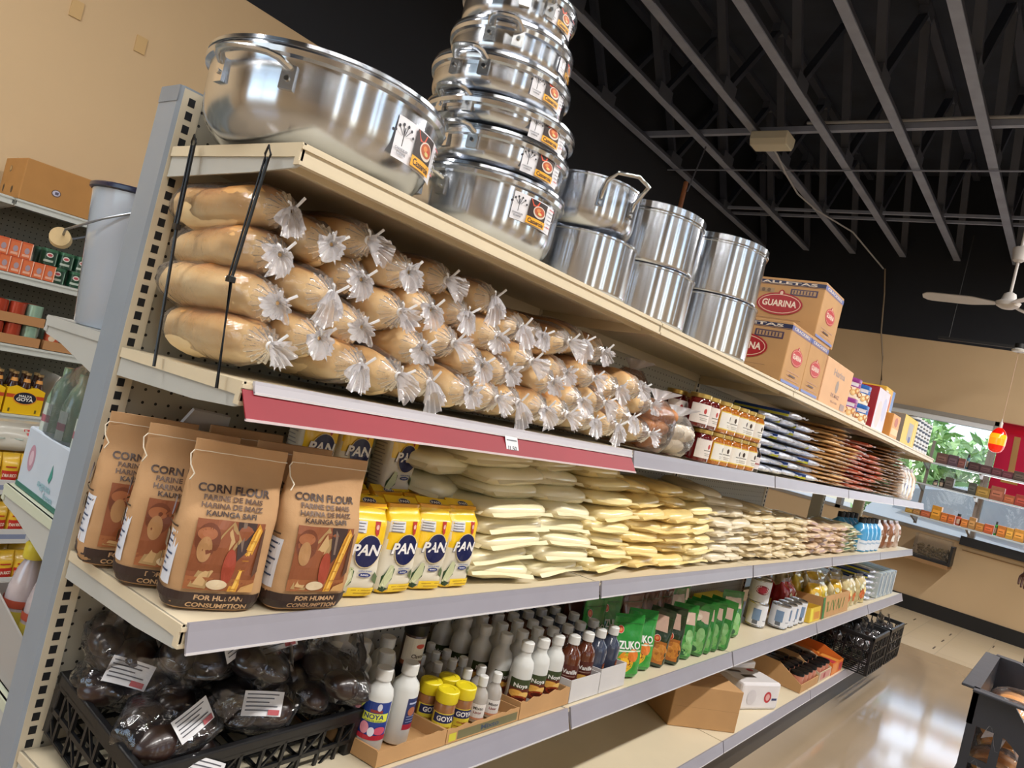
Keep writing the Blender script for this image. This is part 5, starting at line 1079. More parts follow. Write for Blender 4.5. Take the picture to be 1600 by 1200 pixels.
# yellow-capped bottles in a cut carton
ct = thing('carton_tray', 'grey-white cut carton holding yellow-capped bottles low behind the end post', 'carton', (.19, .235, .553)); WG = mat('a3a09c', .6)
MB().box((-.165, -.13, 0), (.165, .13, .003), WG).build('base', ct, smooth=False)
MB().prism([(-.13, 0), (.13, 0), (.13, .15), (-.13, .10)], 'x', -.165, -.161, WG).prism([(-.13, 0), (.13, 0), (.13, .15), (-.13, .10)], 'x', .161, .165, WG).build('side_wall', ct, smooth=False)
MB().box((-.161, .126, 0), (.161, .13, .14), WG).box((-.161, -.13, 0), (.161, -.126, .10), WG).build('end_wall', ct, smooth=False)
def oil():
    t = thing('sauce_bottle', None, 'bottle'); YC = mat('dccb3c', .35)
    MB().lathe([(0, 0), (.036, 0), (.039, .005), (.039, .11), (.036, .15), (.026, .19), (.016, .21), (.015, .22)], mat('b9aeb0', .15, coat=.8, var=.15, vscale=20), 20).build('bottle_body', t)
    MB().lathe([(.022, .212), (.0235, .215), (.0225, .243), (.018, .248), (0, .248)], YC, 16).build('cap', t)
    printed('label_print', ring(.039, a0=PI), [('r', -.05, .015, .05, .105, 'c9b84a'), ('r', -.05, .04, .05, .075, 'b79aa0'), ('e', 0, .06, .022, .018, '6a6470'), ('r', -.05, .112, .05, .128, 'b0503a'), ('e', .012, .03, .012, .010, 'd8702c')], t); return t
ol = Stock([oil()])
for i, (x, y) in enumerate(((.075, .300), (.085, .215), (.165, .300), (.170, .215), (.255, .300), (.260, .215))):
    ol.put(0, (x, y, .557), (0, 0, .2 * (i % 3)), label='clear sauce bottle with a yellow cap in the grey-white carton, %s pair, %s one' % (('end post', 'middle', 'inner')[i // 2], ('outer', 'panel-side')[i % 2]), group='yellow-capped bottles behind the end post')
# ---------------------------------------------------------------- wall shelving
ws = thing('wall_shelving', 'grey pegboard shelving run standing along the tan wall', 'shelving'); PEG2 = peg_mat('8b8a80', 'peg2', .049, .0)
WX0 = .487 - 3 * BAY; SHG = mat('b9bcb6', .45)
for k in range(7):
    x0 = WX0 + k * BAY; x1 = x0 + BAY
    MB().box((x0 + .02, 2.775, .1), (x1 - .02, 2.80, 1.70), PEG2).build('back_panel', ws, smooth=False)
    upright(ws, x0 - .022, 2.765, 2.835, 1.74, ())
    for z in (1.662, 1.336, 1.022, .705, .405):
        s = shelf(ws, x0, x1, 2.765, 2.425, z, .034, SHG)
        for xx in (x0 + .004, x1 - .008): bracket(s, xx, 2.765, 2.425, z, .07, .034, SHG)
    shelf(ws, x0, x1, 2.765, 2.36, .2, .06, SHG)
def wall_box(name, label, cat, x0, x1, z0, h, m, fr=(), d=.12, y=2.432, group=None, sd=()):
    return carton(name, label, cat, (x0, y, z0), (x1, y + d, z0 + h), m, fr, sd, group, flap=False)
b = carton('cardboard_box', 'brown cardboard box with round hand holes on top of the wall shelving', 'box', (.500, 2.44, 1.664), (.95, 2.72, 1.850), mat('a8783f', .75, var=.06, vscale=9),
       [('e', -.085, .072, .020, .017, '5a4030'), ('e', -.085, .073, .0155, .0125, 'b8b4c8'), ('r', -.09, .066, -.075, .079, '4a4458')], [('e', -.045, .135, .016, .016, '7a5a38'), ('e', -.047, .137, .010, .010, 'a88a5a'), ('e', -.085, .045, .010, .018, '3a2c1e'), ('e', .03, .040, .011, .016, '4a3a28'), ('r', -.135, .0, .135, .186, '8f6a35')][:4], flap=True)
carton('cardboard_box', 'second cardboard box along on top of the wall shelving, mostly behind the end post', 'box', (.99, 2.45, 1.664), (1.35, 2.72, 1.84), mat('b08246', .75), flap=True)
OR = mat('c4562a', .45, var=.1, vscale=14)
ob = [('r', -.018, .005, .018, .066, 'cc6a3c'), ('e', .002, .036, .010, .014, '9a8a94'), ('r', -.014, .010, .014, .02, 'd8a48c'), ('r', .0185, .0, .0225, .072, 'e8b49a')]
og = 'small orange boxes on the wall shelving'
for i in range(9):
    wall_box('drink_box', 'small orange box in the lower row on the wall shelf, %s before the green jars' % nth(8 - i), 'box', .302 + .046 * i, .345 + .046 * i, 1.338, .072, OR, ob, .10, 2.434, og)
for i in range(6):
    wall_box('drink_box', 'small orange box in the upper row on the wall shelf, %s from its green-jar end' % nth(5 - i), 'box', .330 + .046 * i, .373 + .046 * i, 1.411, .074, OR, ob, .10, 2.436, og)
GJ = mat('173d2c', .3, coat=.5)
def tea(label, x, y, z, R=.036, h=.074):
    t = thing('tea_tin', label, 'tin', (x, y, z), 0, 'dark green tins on the wall shelving')
    MB().lathe([(0, 0), (R, 0), (R, h - .012), (R - .002, h - .010)], GJ, 20).build('tin_body', t); MB().lathe([(R + .001, h - .014), (R + .001, h - .002), (R - .002, h), (0, h)], mat('3f6a50', .3, .3), 20).build('lid', t)
    printed('label_print', ring(R, a0=-PI * .6), [('e', .002, .044, .014, .011, 'c8c4bc'), ('e', .002, .044, .010, .006, 'a8404a'), ('r', -.02, .012, .02, .022, 'a8b4a8'), ('r', .03, .0, .036, .06, '8fb09c')], t)
for i, (x, z, nm) in enumerate(((.742, 0, 'lower one next to the orange boxes'), (.822, 0, 'lower one beside the brown bottle'), (.692, 1, 'upper one next to the orange boxes'), (.762, 1, 'middle upper one'), (.834, 1, 'upper one beside the brown bottle'))):
    tea('dark green tin on the wall shelf, %s' % nm, x, 2.49, 1.338 + .0755 * z)
for i in range(2): tea('dark green tin standing at the rear behind the other green tins, %s' % ('orange-box side', 'bottle side')[i], .70 + .09 * i, 2.60, 1.338, .036, .15)
cb_ = thing('sauce_bottle', 'brown-filled jar with a lime green lid next to the green tins', 'jar', (.905, 2.49, 1.338))
MB().lathe([(0, 0), (.04, 0), (.042, .004), (.042, .095), (.030, .115)], mat('5a2a14', .2, coat=.7, var=.15), 20).build('jar_body', cb_); MB().lathe([(.036, .108), (.037, .112), (.037, .15), (0, .151)], mat('9aae4a', .4), 18).build('lid', cb_)
# trays of cans
def wcan(m, band):
    t = thing('food_can', None, 'can'); MB().lathe([(0, 0), (.033, .001), (.033, .088), (.031, .090), (.030, .088), (0, .088)], mat(m, .3, .3, coat=.3), 18).build('can_body', t)
    printed('label_print', ring(.033, a0=-PI * .6), [('r', -.03, .012, .034, .08, band), ('e', .0, .05, .014, .014, 'c8b49a')], t); return t
wc = Stock([wcan('a8402a', 'b8502e'), wcan('8fae9a', '7d9a86')])
def can_row(x0, n, z, rows_, label, lift):
    tray(label, x0, x0 + n * .071 + .008, 2.432, 2.432 + rows_ * .071 + .01, .042, mat('a8794c', .7), False, 0, z=z, group='kraft can trays on the wall shelving')
    for r in range(rows_):
        for c in range(n): wc.put((c + r) % 3 % 2, (x0 + .040 + .071 * c, 2.432 + .041 + .071 * r, z + .0055), (0, 0, (c * 7 + r) % 6), label='small red or green can in the %s, %s along in the %s row' % (lift, nth(c), DEPTH[r]), group='small cans in kraft trays on the wall shelving')
can_row(.36, 5, 1.0235, 2, 'lower kraft tray of small cans on the wall shelf', 'lower kraft tray'); can_row(.36, 5, 1.1195, 2, 'kraft tray of small cans stacked on the lower one', 'stacked kraft tray'); can_row(.74, 4, 1.0235, 2, 'kraft tray of small cans wrapped in film beside the stacked trays', 'filmed kraft tray')
# malt drink six-packs
MY = mat('e2b414', .4, coat=.2)
def malta(label, x0):
    t = thing('drink_six_pack', label, 'six-pack', (x0 + .085, 2.50, .707), 0, 'yellow six-packs of malt drink on the wall shelving'); w = .078
    m = MB().prism([(-w, 0), (w, 0), (w, .115), (w * .55, .130), (0, .118), (-w * .55, .132), (-w, .118)], 'y', -.055, .055, MY); m.build('carrier', t, smooth=False)
    for i in range(3):
        for j in range(2):
            bm = MB().lathe([(.0235, .10), (.024, .12), (.015, .15), (.0115, .165), (.0115, .185)], mat('3a1e10', .15, coat=.8), 14, (-.052 + .052 * i, -.027 + .054 * j, 0)); bm.lathe([(.013, .183), (.0135, .194), (0, .196)], mat('b89a6a', .3, .5), 12, (-.052 + .052 * i, -.027 + .054 * j, 0)); bt = bm.build('bottle', t)
            if j == 0: MB().lathe([(.0158, .150), (.0125, .166)], mat('c98a3c', .4), 14, (-.052 + .052 * i, -.027, 0)).build('neck_label', bt)
    printed('front_print', front(-.055), [('r', -w, .075, w, .092, 'b8431f'), ('e', 0, .075, .050, .031, 'd88a2a'), ('e', 0, .077, .046, .027, '1b1c2c'), ('t', 'MALTA', 0, .086, .011, .055, 'e6e2da'), ('t', 'GOYA', 0, .070, .016, .070, 'e6e2da'), ('r', .05, .010, .058, .026, '6a5a1a'), ('r', -.06, .010, -.052, .026, '6a5a1a')], t)
malta('yellow six-pack of malt bottles on the wall shelf, the one beside the pale panel', .640); malta('yellow six-pack of malt bottles on the wall shelf, the one cut by the picture edge'.replace('cut by the picture edge', 'farther from the pale panel'), .475)
tag(MB().prism([(0, 0), (.012, 0), (.034, .20), (.022, .20)], 'y', 0, .24, mat('d2ccc0', .6)).build('cardboard_divider', loc=(.826, 2.45, .707)), 'upright pale carton panel beside the yellow six-pack', 'carton')
# stacked trays of yellow packs on the floor before the wall shelving
def ypack():
    t = thing('rice_pack', None, 'pack'); S = Standing(.034, .03, .165, .12, .155, .3, 1., 3.6, .003, 91); S.mesh('pack', t, mat('cfa62a', .35, coat=.4, var=.1, vscale=18), nu=24, nv=12)
    printed('front_print', S.front, [('r', -.030, .055, .030, .095, 'b0261c'), ('t', 'PAN RICO', 0, .075, .014, .052, 'e3d9c4'), ('r', -.02, .108, .02, .114, 'a8301c'), ('e', 0, .03, .016, .014, '8a5a2a')], t, h0=.0012); return t
yp = Stock([ypack()])
for lv in range(3):
    z = .003 + .212 * lv
    tray('white tray of yellow and red packs, %s of the stack before the wall shelving' % ('bottom one', 'middle one', 'top one')[lv], .50, .79, 2.06, 2.30, .062, mat('c2c2c0', .5), False, 0, z=z, hb=.09, prints=[('r', -.10, .02, .08, .04, '7c86a0')], group='stacked trays of yellow packs')
    for r in range(2):
        for c in range(4): yp.put(0, (.542 + .069 * c, 2.105 + .085 * r, z + .0055), (0, 0, .05 * (c % 3 - 1)), label='yellow and red pack in the %s tray, %s along in the %s row' % (('bottom', 'middle', 'top')[lv], nth(c), DEPTH[r]), group='yellow and red packs in white trays')
st_ = thing('striped_bag', 'pale shopping bag with red stripes resting on the top tray of yellow packs', 'bag', (.63, 2.19, .60))
S = Standing(.14, .06, .12, .06, .11, .5, .9, 3., .01, 95); S.mesh('bag', st_, mat('b8b4a8', .3, coat=.3, bump=.2, bscale=20), nu=28, nv=10); printed('front_print', S.front, [('r', .02, .085, .12, .094, 'a83432'), ('r', .03, .070, .125, .080, 'b8544e'), ('r', -.10, .05, .02, .056, '9aa49a')], st_, h0=.002)
for i in range(5):
    carton('storage_box', 'navy and white box on the bottom wall shelf, %s past the yellow packs' % nth(i), 'box', (.86 + .2 * i, 2.44, .407), (1.04 + .2 * i, 2.68, .62), mat(('26304e', 'b8bec8')[i % 2], .5), [('r', -.07, .05, .07, .12, ('b8bec8', '26304e')[i % 2])], (), 'boxes on the low wall shelf', flap=False)
# ================================================================ far wall: ledge, shelves of small goods, lamp, banner
GLS = mat('c3ccd2', .2, coat=.4)
SHX0, SHX1 = 8.98, 9.16
wsu = thing('window_shelving', 'pale three-tier shelving on brackets across the far window', 'shelving')
for z in (1.738, 1.478, 1.108):
    s = MB().box((SHX0, -4.2, z - .018), (SHX1, .20, z), GLS).build('shelf', wsu, smooth=False)
    for y in (.1, -.455, -1.1, -1.8, -2.6): MB().prism([(SHX0 + .01, z - .018), (9.33, z - .018), (9.33, z - .09), (SHX0 + .02, z - .03)], 'y', y - .012, y + .012, FRM).build('bracket', s, smooth=False)
for y in (.1, -.455, -1.1, -1.8, -2.6): MB().box((9.33, y - .016, 1.0), (9.352, y + .016, 2.0), FRM).build('upright', wsu, smooth=False)
r7 = random.Random(17)
def goods(z, items, group):
    y = items[0]
    for i, (w, h, col, kind, label) in enumerate(items[1:]):
        yc = y - w / 2; d = .10; m = mat(col, .45, var=.12, vscale=25)
        if label:
            t = thing('goods_' + kind, label, kind, (9.065, yc, z + .001), 0, group)
            if kind == 'jar':
                MB().lathe([(0, 0), (w * .42, 0), (w * .45, .004), (w * .45, h * .72), (w * .3, h * .8)], m, 16).build('jar_body', t); MB().lathe([(w * .33, h * .78), (w * .34, h), (0, h)], mat('33302e', .4), 14).build('lid', t)
                printed('label_print', ring(w * .45, a0=PI), [('r', -w * .3, h * .15, w * .3, h * .55, '3b2f2c' if col == 'b09a94' else 'd0b8a0')], t)
            else:
                MB().box((-.05, -w / 2 + .002, 0), (.05, w / 2 - .002, h), m).build('body', t, smooth=False, bevel=.003)
                printed('side_print', side(-.05), [('r', -w * .36, h * .3, w * .36, h * .7, tuple(min(1, c * 1.5 + .02) for c in lin(col))), ('r', -w * .3, h * .42, w * .2, h * .5, tuple(c * .5 for c in lin(col)))], t)
        y -= w
G1_ = 'small goods on the top window shelf'; G2_ = 'small goods on the middle window shelf'; G3_ = 'small goods on the lowest window shelf'
goods(1.738, [.0, (.12, .12, '6a4a44', 'box', 'dusky brown box, first on the top window shelf'), (.10, .125, '5c4650', 'box', 'plum-brown box, second on the top window shelf'), (.07, .11, '7a4a44', 'box', 'small reddish box, third on the top window shelf'), (.035, .17, '5d8ea0', 'jar', 'small teal bottle standing tall among the brown boxes'), (.11, .095, '4a2f30', 'box', 'low dark box right after the teal bottle'), (.11, .09, '54363a', 'box', 'low dark box in the middle of the top window shelf'), (.10, .085, '5a2c34', 'box', 'low maroon box just before the lamp'), (.10, .075, '5f2a36', 'box', 'low crimson-brown box behind the lamp'), (.12, .10, '4f4038', 'box', 'grey-brown box past the lamp'), (.05, .11, 'b06a2a', 'jar', 'small amber jar at the edge of the red banner'), (.02, 0, '000000', 'x', None), (.18, .24, '4a2030', 'box', 'large maroon box before the red banner')], G1_)
goods(1.478, [-.02, (.06, .07, '6a6a68', 'jar', 'grey jar, first on the middle window shelf'), (.06, .10, '5a5552', 'jar', 'grey jar, second on the middle window shelf'), (.09, .13, '554d48', 'box', 'grey stacked box on the middle window shelf'), (.14, .03, '4a4a4a', 'box', 'flat dark tin on the middle window shelf'), (.08, .13, '4a4a42', 'box', 'dark box with a black dot on the middle window shelf'), (.13, .11, '9a7a34', 'box', 'mustard pack on the middle window shelf'), (.13, .15, '9a5a42', 'box', 'rusty red pack on the middle window shelf'), (.10, .09, 'a85a34', 'box', 'orange pack on the middle window shelf'), (.14, .12, '9c3a2a', 'box', 'brick red pack on the middle window shelf'), (.10, .05, '7a7a34', 'box', 'olive flat pack on the middle window shelf'), (.12, .09, '8a8a3a', 'box', 'olive pack at the end of the middle window shelf')], G2_)
goods(1.108, [.18, (.08, .05, 'b08a3a', 'box', 'low tan box, first on the lowest window shelf'), (.08, .06, 'a87a44', 'box', 'low brown box, second on the lowest window shelf'), (.10, .07, 'b05a34', 'box', 'rusty box right before the tall amber box'), (.10, .155, 'c88a24', 'box', 'tall amber box with dark arches on the lowest window shelf'), (.07, .10, 'c8702a', 'box', 'orange box right after the tall amber box'), (.07, .10, 'c0622a', 'box', 'orange box, second after the tall amber box'), (.06, .13, 'c25a3a', 'jar', 'round red jar among the orange boxes'), (.07, .09, 'c87a34', 'box', 'orange box right after the round red jar'), (.07, .13, 'b0824a', 'box', 'taller tan box among the orange boxes'), (.08, .09, 'b87a34', 'box', 'brownish orange box past the taller tan one'), (.09, .10, 'c05a2e', 'box', 'red-orange box before the green bottle'), (.03, .15, '3fae4a', 'jar', 'slim bright green bottle'), (.08, .12, 'c8782e', 'box', 'orange box with dark curves after the green bottle'), (.07, .12, 'd09a3a', 'box', 'yellow-orange box, first of the pair with white edges'), (.10, .13, 'd0923a', 'box', 'yellow-orange box, second of the pair with white edges'), (.07, .09, '8a4a3a', 'box', 'brown box before the salt jars'), (.075, .13, 'b09a94', 'jar', 'pinkish salt jar with a dark label, first'), (.075, .13, 'b09a94', 'jar', 'pinkish salt jar with a dark label, second')], G3_)
# nuts in a clear bin on a black tray
bn = thing('display_bin', 'clear bin of nuts on a black tray before the far wall', 'bin', (9.15, -.18, .64)); KB = mat('131214', .5)
MB().box((-.12, -.19, 0), (.12, .20, .03), KB).box((-.13, -.195, .0), (.12, -.17, .22), KB).build('tray', bn, smooth=False)
NUT = mat('7a6238', .5, var=.55, vscale=60, bump=.6, bscale=60); nm_ = MB(); rn = random.Random(3)
for k in range(150):
    x, y, z = rn.uniform(-.1, .09), rn.uniform(-.16, .17), .045 + rn.uniform(0, .12); q = rn.uniform(.012, .018)
    nm_.lathe([(0, -q), (q * .8, -q * .5), (q, 0), (q * .7, q * .6), (0, q)], NUT, 6, (x, y, z))
nm_ = nm_.build('nuts', bn); nm_['kind'] = 'stuff'
MB().box((-.118, -.165, .03), (.10, .195, .27), film('bin_plastic', 'dcdcdc', .02, .05, 4., .06)).build('bin', bn, smooth=False)
MB().box((8.98, .0, .0), (9.35, .6, .62), TAN)
struct(MB().box((9.02, -.36, .60), (9.37, .55, .64), mat('8d6b45', .7)).build('trim_4', smooth=False))
# red banner with a yellow strip
def cloth(col):
    k = ('cloth', col)
    if k in _M: return _M[k]
    m = bpy.data.materials.new('banner_cloth'); m.use_nodes = True; nt = m.node_tree; N = nt.nodes; L = nt.links; N.remove(N['Principled BSDF'])
    d = N.new('ShaderNodeBsdfDiffuse'); t = N.new('ShaderNodeBsdfTranslucent'); x = N.new('ShaderNodeMixShader'); x.inputs[0].default_value = .7
    for s in (d, t): s.inputs[0].default_value = lin(col) + (1,)
    L.new(d.outputs[0], x.inputs[1]); L.new(t.outputs[0], x.inputs[2]); L.new(x.outputs[0], N['Material Output'].inputs[0]); _M[k] = m; return m
bnr = thing('window_banner', 'red banner with a pale yellow strip hanging over the far window behind the lamp', 'banner', (9.371, -.52, 2.36))
MB().grid(lambda u, v: (.003 * math.sin(u * 9 + v * 4), -1.5 * u, -.90 * v), 24, 10, cloth('e0304a')).build('cloth', bnr, ang=180)
MB().grid(lambda u, v: (-.006 + .002 * math.sin(u * 9), -.13 - .06 * u - .02 * v, -.13 - .52 * v), 3, 8, cloth('d9d78a')).build('yellow_strip', bnr)
MB().box((-.008, -.26, -.66), (-.006, -.10, -.62), cloth('e6d98a')).box((-.008, -.62, -.66), (-.006, -.40, -.62), cloth('e6d98a')).build('yellow_tag', bnr, smooth=False)
MB().tube([(0, .01, .0), (0, -1.52, .0)], .008, mat('a02030', .4), 8).build('hem_rod', bnr)
# pendant lamp
pl_ = thing('pendant_lamp', 'lit red and orange glass pendant lamp hanging before the red banner', 'lamp', (8.05, -.62, 1.925))
def glow(col, e): return mat(col, .15, coat=.6, emit=e, key='glow')
segs = [((.0, .0), (.03, .002), (.055, .02), (.068, .05), (.072, .075)), ((.072, .075), (.074, .11), (.074, .14)), ((.074, .14), (.072, .17), (.066, .185)), ((.066, .185), (.052, .215), (.03, .240), (.014, .25))]
for nm_s, sg, c, e in (('lower_shade', segs[0], 'e0200a', .9), ('middle_shade', segs[1], 'ff8a14', 1.3), ('middle_band', segs[2], 'ff9c1c', 1.3), ('upper_shade', segs[3], 'd8140a', .9)):
    MB().lathe(list(sg), glow(c, e), 28).build(nm_s, pl_)
MB().lathe([(.015, .248), (.015, .30), (.006, .315), (.004, .34)], mat('d9d6cf', .4), 14).build('socket', pl_)
MB().tube([(0, 0, .33), (0.01, .0, .7), (.0, .0, 1.02)], .0028, mat('c8a890', .5), 6).build('cord', pl_)
MB().lathe([(.012, 1.01), (.06, 1.02), (.065, 1.035), (.05, 1.05), (0, 1.055)], mat('d8d4cc', .4), 20).lathe([(.045, 1.05), (.045, 1.10), (0, 1.10)], KB, 16).build('canopy', pl_)
tr_ = thing('track_rail', 'thin black track rail hanging below the dark upper wall', 'rail', (8.35, -.9, 3.03))
MB().box((-.018, -1.6, .0), (.018, 1.05, .028), KB).build('rail', tr_, smooth=False)
for y in (.95, -.4, -1.4): MB().tube([(0, y, .028), (0, y, ZT - 3.03)], .005, KB, 6).build('drop_rod', tr_)
# ceiling fan
FW = mat('c9c4c0', .45)
fan = thing('ceiling_fan', 'white three-bladed ceiling fan hanging from the roof timbers', 'fan', (6.73, -.583, 3.10))
MB().lathe([(0, -.045), (.05, -.04), (.085, -.02), (.095, .01), (.06, .03), (.045, .085), (.02, .10), (0, .10)], FW, 28).build('motor_housing', fan)
MB().tube([(0, 0, .09), (0, 0, 1.0)], .012, FW, 10).build('drop_rod', fan)
MB().lathe([(.02, .36), (.045, .38), (.06, .48), (.055, .49), (0, .49)], FW, 18).build('canopy', fan)
for k in range(3):
    a = math.radians(92 + 120 * k); c, s = math.cos(a), math.sin(a)
    def bl(u, v):
        r = .09 + .56 * u; w = (.028 + .05 * min(1, u * 3)) * (1 - max(0, u - .88) ** 2 * 40)
        y = w * (2 * v - 1); return (r * c - y * s, r * s + y * c, -.005 + y * .22 + .004)
    m = MB(); m.grid(bl, 16, 4, FW); n = len(m.v); m.v += [(x, y, z - .006) for x, y, z in m.v[:n]]; g = [[q + n for q in f[::-1]] for f in m.f]; m.f += g; m.m += [0] * len(g)
    m.build('blade', fan, ang=180)
em = thing('emergency_light', 'off-white emergency light box fixed under a roof timber', 'light', (5.70, 1.37, 4.065))
MB().prism([(-.08, .0), (.08, .0), (.11, .05), (.11, .12), (-.11, .12), (-.11, .05)], 'y', -.17, .17, mat('cfc9b4', .5)).build('housing', em, smooth=False, bevel=.01)
MB().box((-.05, -.05, .118), (.05, .05, .13), FW).build('mount', em, smooth=False)
def cable(label, pts, r, col, name='cable'): o = MB().tube(pts, r, mat(col, .45), 8).build(name); return tag(o, label, 'cable')
cable('white cable sagging along the roof timbers from the emergency light', [(5.90, 1.45, 4.17), (6.1, 1.46, 4.165), (6.5, 1.50, 4.14), (7.1, 1.56, 4.15), (7.6, 1.50, 4.15), (8.4, 1.30, 4.17), (9.3, 1.1, 4.0)], .009, 'b0b0b4')
cable('thin pale cable dropping down the far wall behind the cartons', [(9.30, 1.08, 4.0), (9.31, 1.02, 3.69), (9.31, .95, 3.2), (9.32, .87, 2.9), (9.33, .82, 2.6), (9.34, .82, 1.7)], .009, '8a7a64')
cable('silvery conduit running level across the roof timbers', [(5.72, 1.1, 4.30), (5.72, .4, 4.29), (5.72, -.2, 4.295), (5.72, -1.0, 4.28), (5.72, -2.4, 4.3)], .014, '9a9a9c', 'conduit')
hr = thing('hanging_rod', 'thin rod with a rusty brown tube hanging from a roof timber above the stock pots', 'rod', (4.862, 1.653, 3.23))
MB().tube([(.05, .0, .13), (1.079, .484, .962)], .007, mat('55565e', .5), 6).build('rod', hr); MB().tube([(0, 0, -.25), (.03, .018, .0), (.085, .05, .22)], .02, mat('7a4a2a', .5, var=.2), 10).build('brown_tube', hr)
# ---------------------------------------------------------------- outside the window
struct(MB().box((XF + .25, -14, -.2), (40, 14, 0), mat('9a988f', .9)).build('outside_ground', smooth=False))
LEAF = mat('9cc07c', .6, var=.35, vscale=1.5); rl = random.Random(8)
def shrub(label, x, y, h, w, n):
    t = thing('shrub', label, 'shrub', (x, y, 0), 0, 'trees outside the far window'); m = MB()
    for k in range(n):
        a, b_ = rl.uniform(0, 2 * PI), rl.uniform(-1, 1); q = rl.uniform(.55, 1) ; rr = (1 - b_ * b_) ** .5
        p = Vector((w * q * rr * math.cos(a), w * q * rr * math.sin(a), h * .55 + h * .45 * q * b_)); s = rl.uniform(.10, .22)
        d1 = Vector((rl.uniform(-1, 1), rl.uniform(-1, 1), rl.uniform(-1, 1))).normalized(); d2 = d1.cross(Vector((rl.uniform(-1, 1), rl.uniform(-1, 1), rl.uniform(-1, 1)))).normalized()
        m.add([p - d1 * s, p + d2 * s * .35, p + d1 * s, p - d2 * s * .35], [(0, 1, 2, 3)], LEAF)
    m.build('foliage', t, smooth=False); MB().tube([(0, 0, 0), (.05, 0, h * .5), (0, .05, h * .8)], [.09, .06, .03], mat('5a4632', .8), 8).build('stem', t)
for i, (x, y, h, w) in enumerate(((16.5, 1.6, 3.1, 1.2), (17.5, .1, 2.9, 1.4), (17, -1.7, 3.3, 1.4), (18.5, -3.6, 3.6, 1.6))): shrub('green leafy tree outside the far window, %s from the cartons' % nth(i), x, y, h, w, 1500)
CARM = mat('d3e2f0', .2, coat=.8)
car = thing('parked_car', 'pale blue parked car outside the far window', 'car', (12.6, -.9, 0)); prof = [(-2.1, .35), (-2.15, .75), (-1.9, .95), (-1.25, 1.02), (-.75, 1.55), (.9, 1.62), (1.7, 1.45), (2.05, 1.0), (2.1, .4)]
def cr(u, v):
    s = 2 * u - 1; q = v * (len(prof) - 1); i = min(int(q), len(prof) - 2); f = q - i; y = prof[i][0] + (prof[i + 1][0] - prof[i][0]) * f; z = prof[i][1] + (prof[i + 1][1] - prof[i][1]) * f
    return (s * (.86 - .16 * max(0, z - 1.0)), y, z - .04 * s * s)
m = MB().grid(cr, 8, 32, CARM)
for s in (-1, 1): m.add([(s * (.86 - .16 * max(0, z - 1)), y, z - .04) for y, z in prof], [tuple(range(len(prof)))], CARM)
m.build('car_body', car, ang=40)
for s in (-1, 1): MB().add([(s * .872, y, z) for y, z in ((-1.05, 1.05), (-.68, 1.47), (.85, 1.53), (1.5, 1.4), (1.7, 1.05))], [(0, 1, 2, 3, 4)], mat('9fb0c0', .15, coat=1.)).build('side_glass', car, smooth=False)
for y in (-1.3, 1.3):
    for s in (-1, 1):
        w_ = MB().lathe([(0, -.1), (.33, -.1), (.34, .0), (.33, .1), (0, .1)], mat('1a1a1c', .7), 24); w_.v = [(z + s * .75, x + y, q + .34) for x, q, z in w_.v]; w_.build('wheel', car)
# ================================================================ bread crates across the aisle
NAV = mat('23252c', .4, bump=.05, bscale=40, var=.1)
def bread_crate(label, loc, w, d, h, group):
    t = thing('bread_crate', label, 'crate', loc, 0, group); a, b = w / 2, d / 2
    MB().box((-a + .01, -b + .01, 0), (a - .01, b - .01, .008), NAV).build('base', t, smooth=False)
    for ax, half, L in (('x', -a, b), ('x', a - .012, b), ('y', -b, a), ('y', b - .012, a)):
        m = MB(); n = 20; dip = .055 if ax == 'x' else .0
        def top(s): q = max(0, min(1, (abs(s) / L - .42) / .2)); q = 1 - q; return h - dip * (1 - max(0, min(1, (abs(s) / L - .40) / .22)))
        pts = [(-L + 2 * L * i / n) for i in range(n + 1)]
        lo = h - .085
        poly = [(s, top(s)) for s in pts] + [(s, lo - (.0 if dip == 0 else dip * .6 * (1 - max(0, min(1, (abs(s) / L - .4) / .22))))) for s in pts[::-1]]
        m.prism(poly, ax, half, half + .012, NAV); m.build('upper_wall', t, smooth=False)
        m = MB(); k = 7 if ax == 'x' else 10
        for i in range(k + 1):
            s = -L + .012 + (2 * L - .024) * i / k
            if ax == 'x': m.box((half + .001, s - .009, .0), (half + .011, s + .009, h - .07), NAV)
            else: m.box((s - .009, half + .001, 0), (s + .009, half + .011, h - .07), NAV)
        for z in (.006, .07, .14):
            if ax == 'x': m.box((half + .002, -L + .01, z), (half + .010, L - .01, z + .014), NAV)
            else: m.box((-L + .01, half + .002, z), (L - .01, half + .010, z + .014), NAV)
        m.build('side_lattice', t, smooth=False)
    m = MB()
    for sx in (-1, 1):
        m.box((sx * a - (.030 if sx < 0 else -.0) - (0 if sx < 0 else 0), -b, h - .006), (sx * a + (.0 if sx < 0 else .030), b, h), NAV)
    m.box((-a, b - .002, h - .006), (a, b + .026, h), NAV).build('rim', t, smooth=False, bevel=.002)
    return t
CW, CD = .58, .40
for i in range(3): bread_crate('dark bread crate across the aisle, %s of its stack' % ('bottom', 'middle', 'topmost')[i], (1.53 + CW / 2, -1.254 - CD / 2 - .026, .006 + .316 * i), CW, CD, .312, 'dark bread crates stacked across the aisle')
BUN = mat('b98248', .5, var=.2, vscale=20)
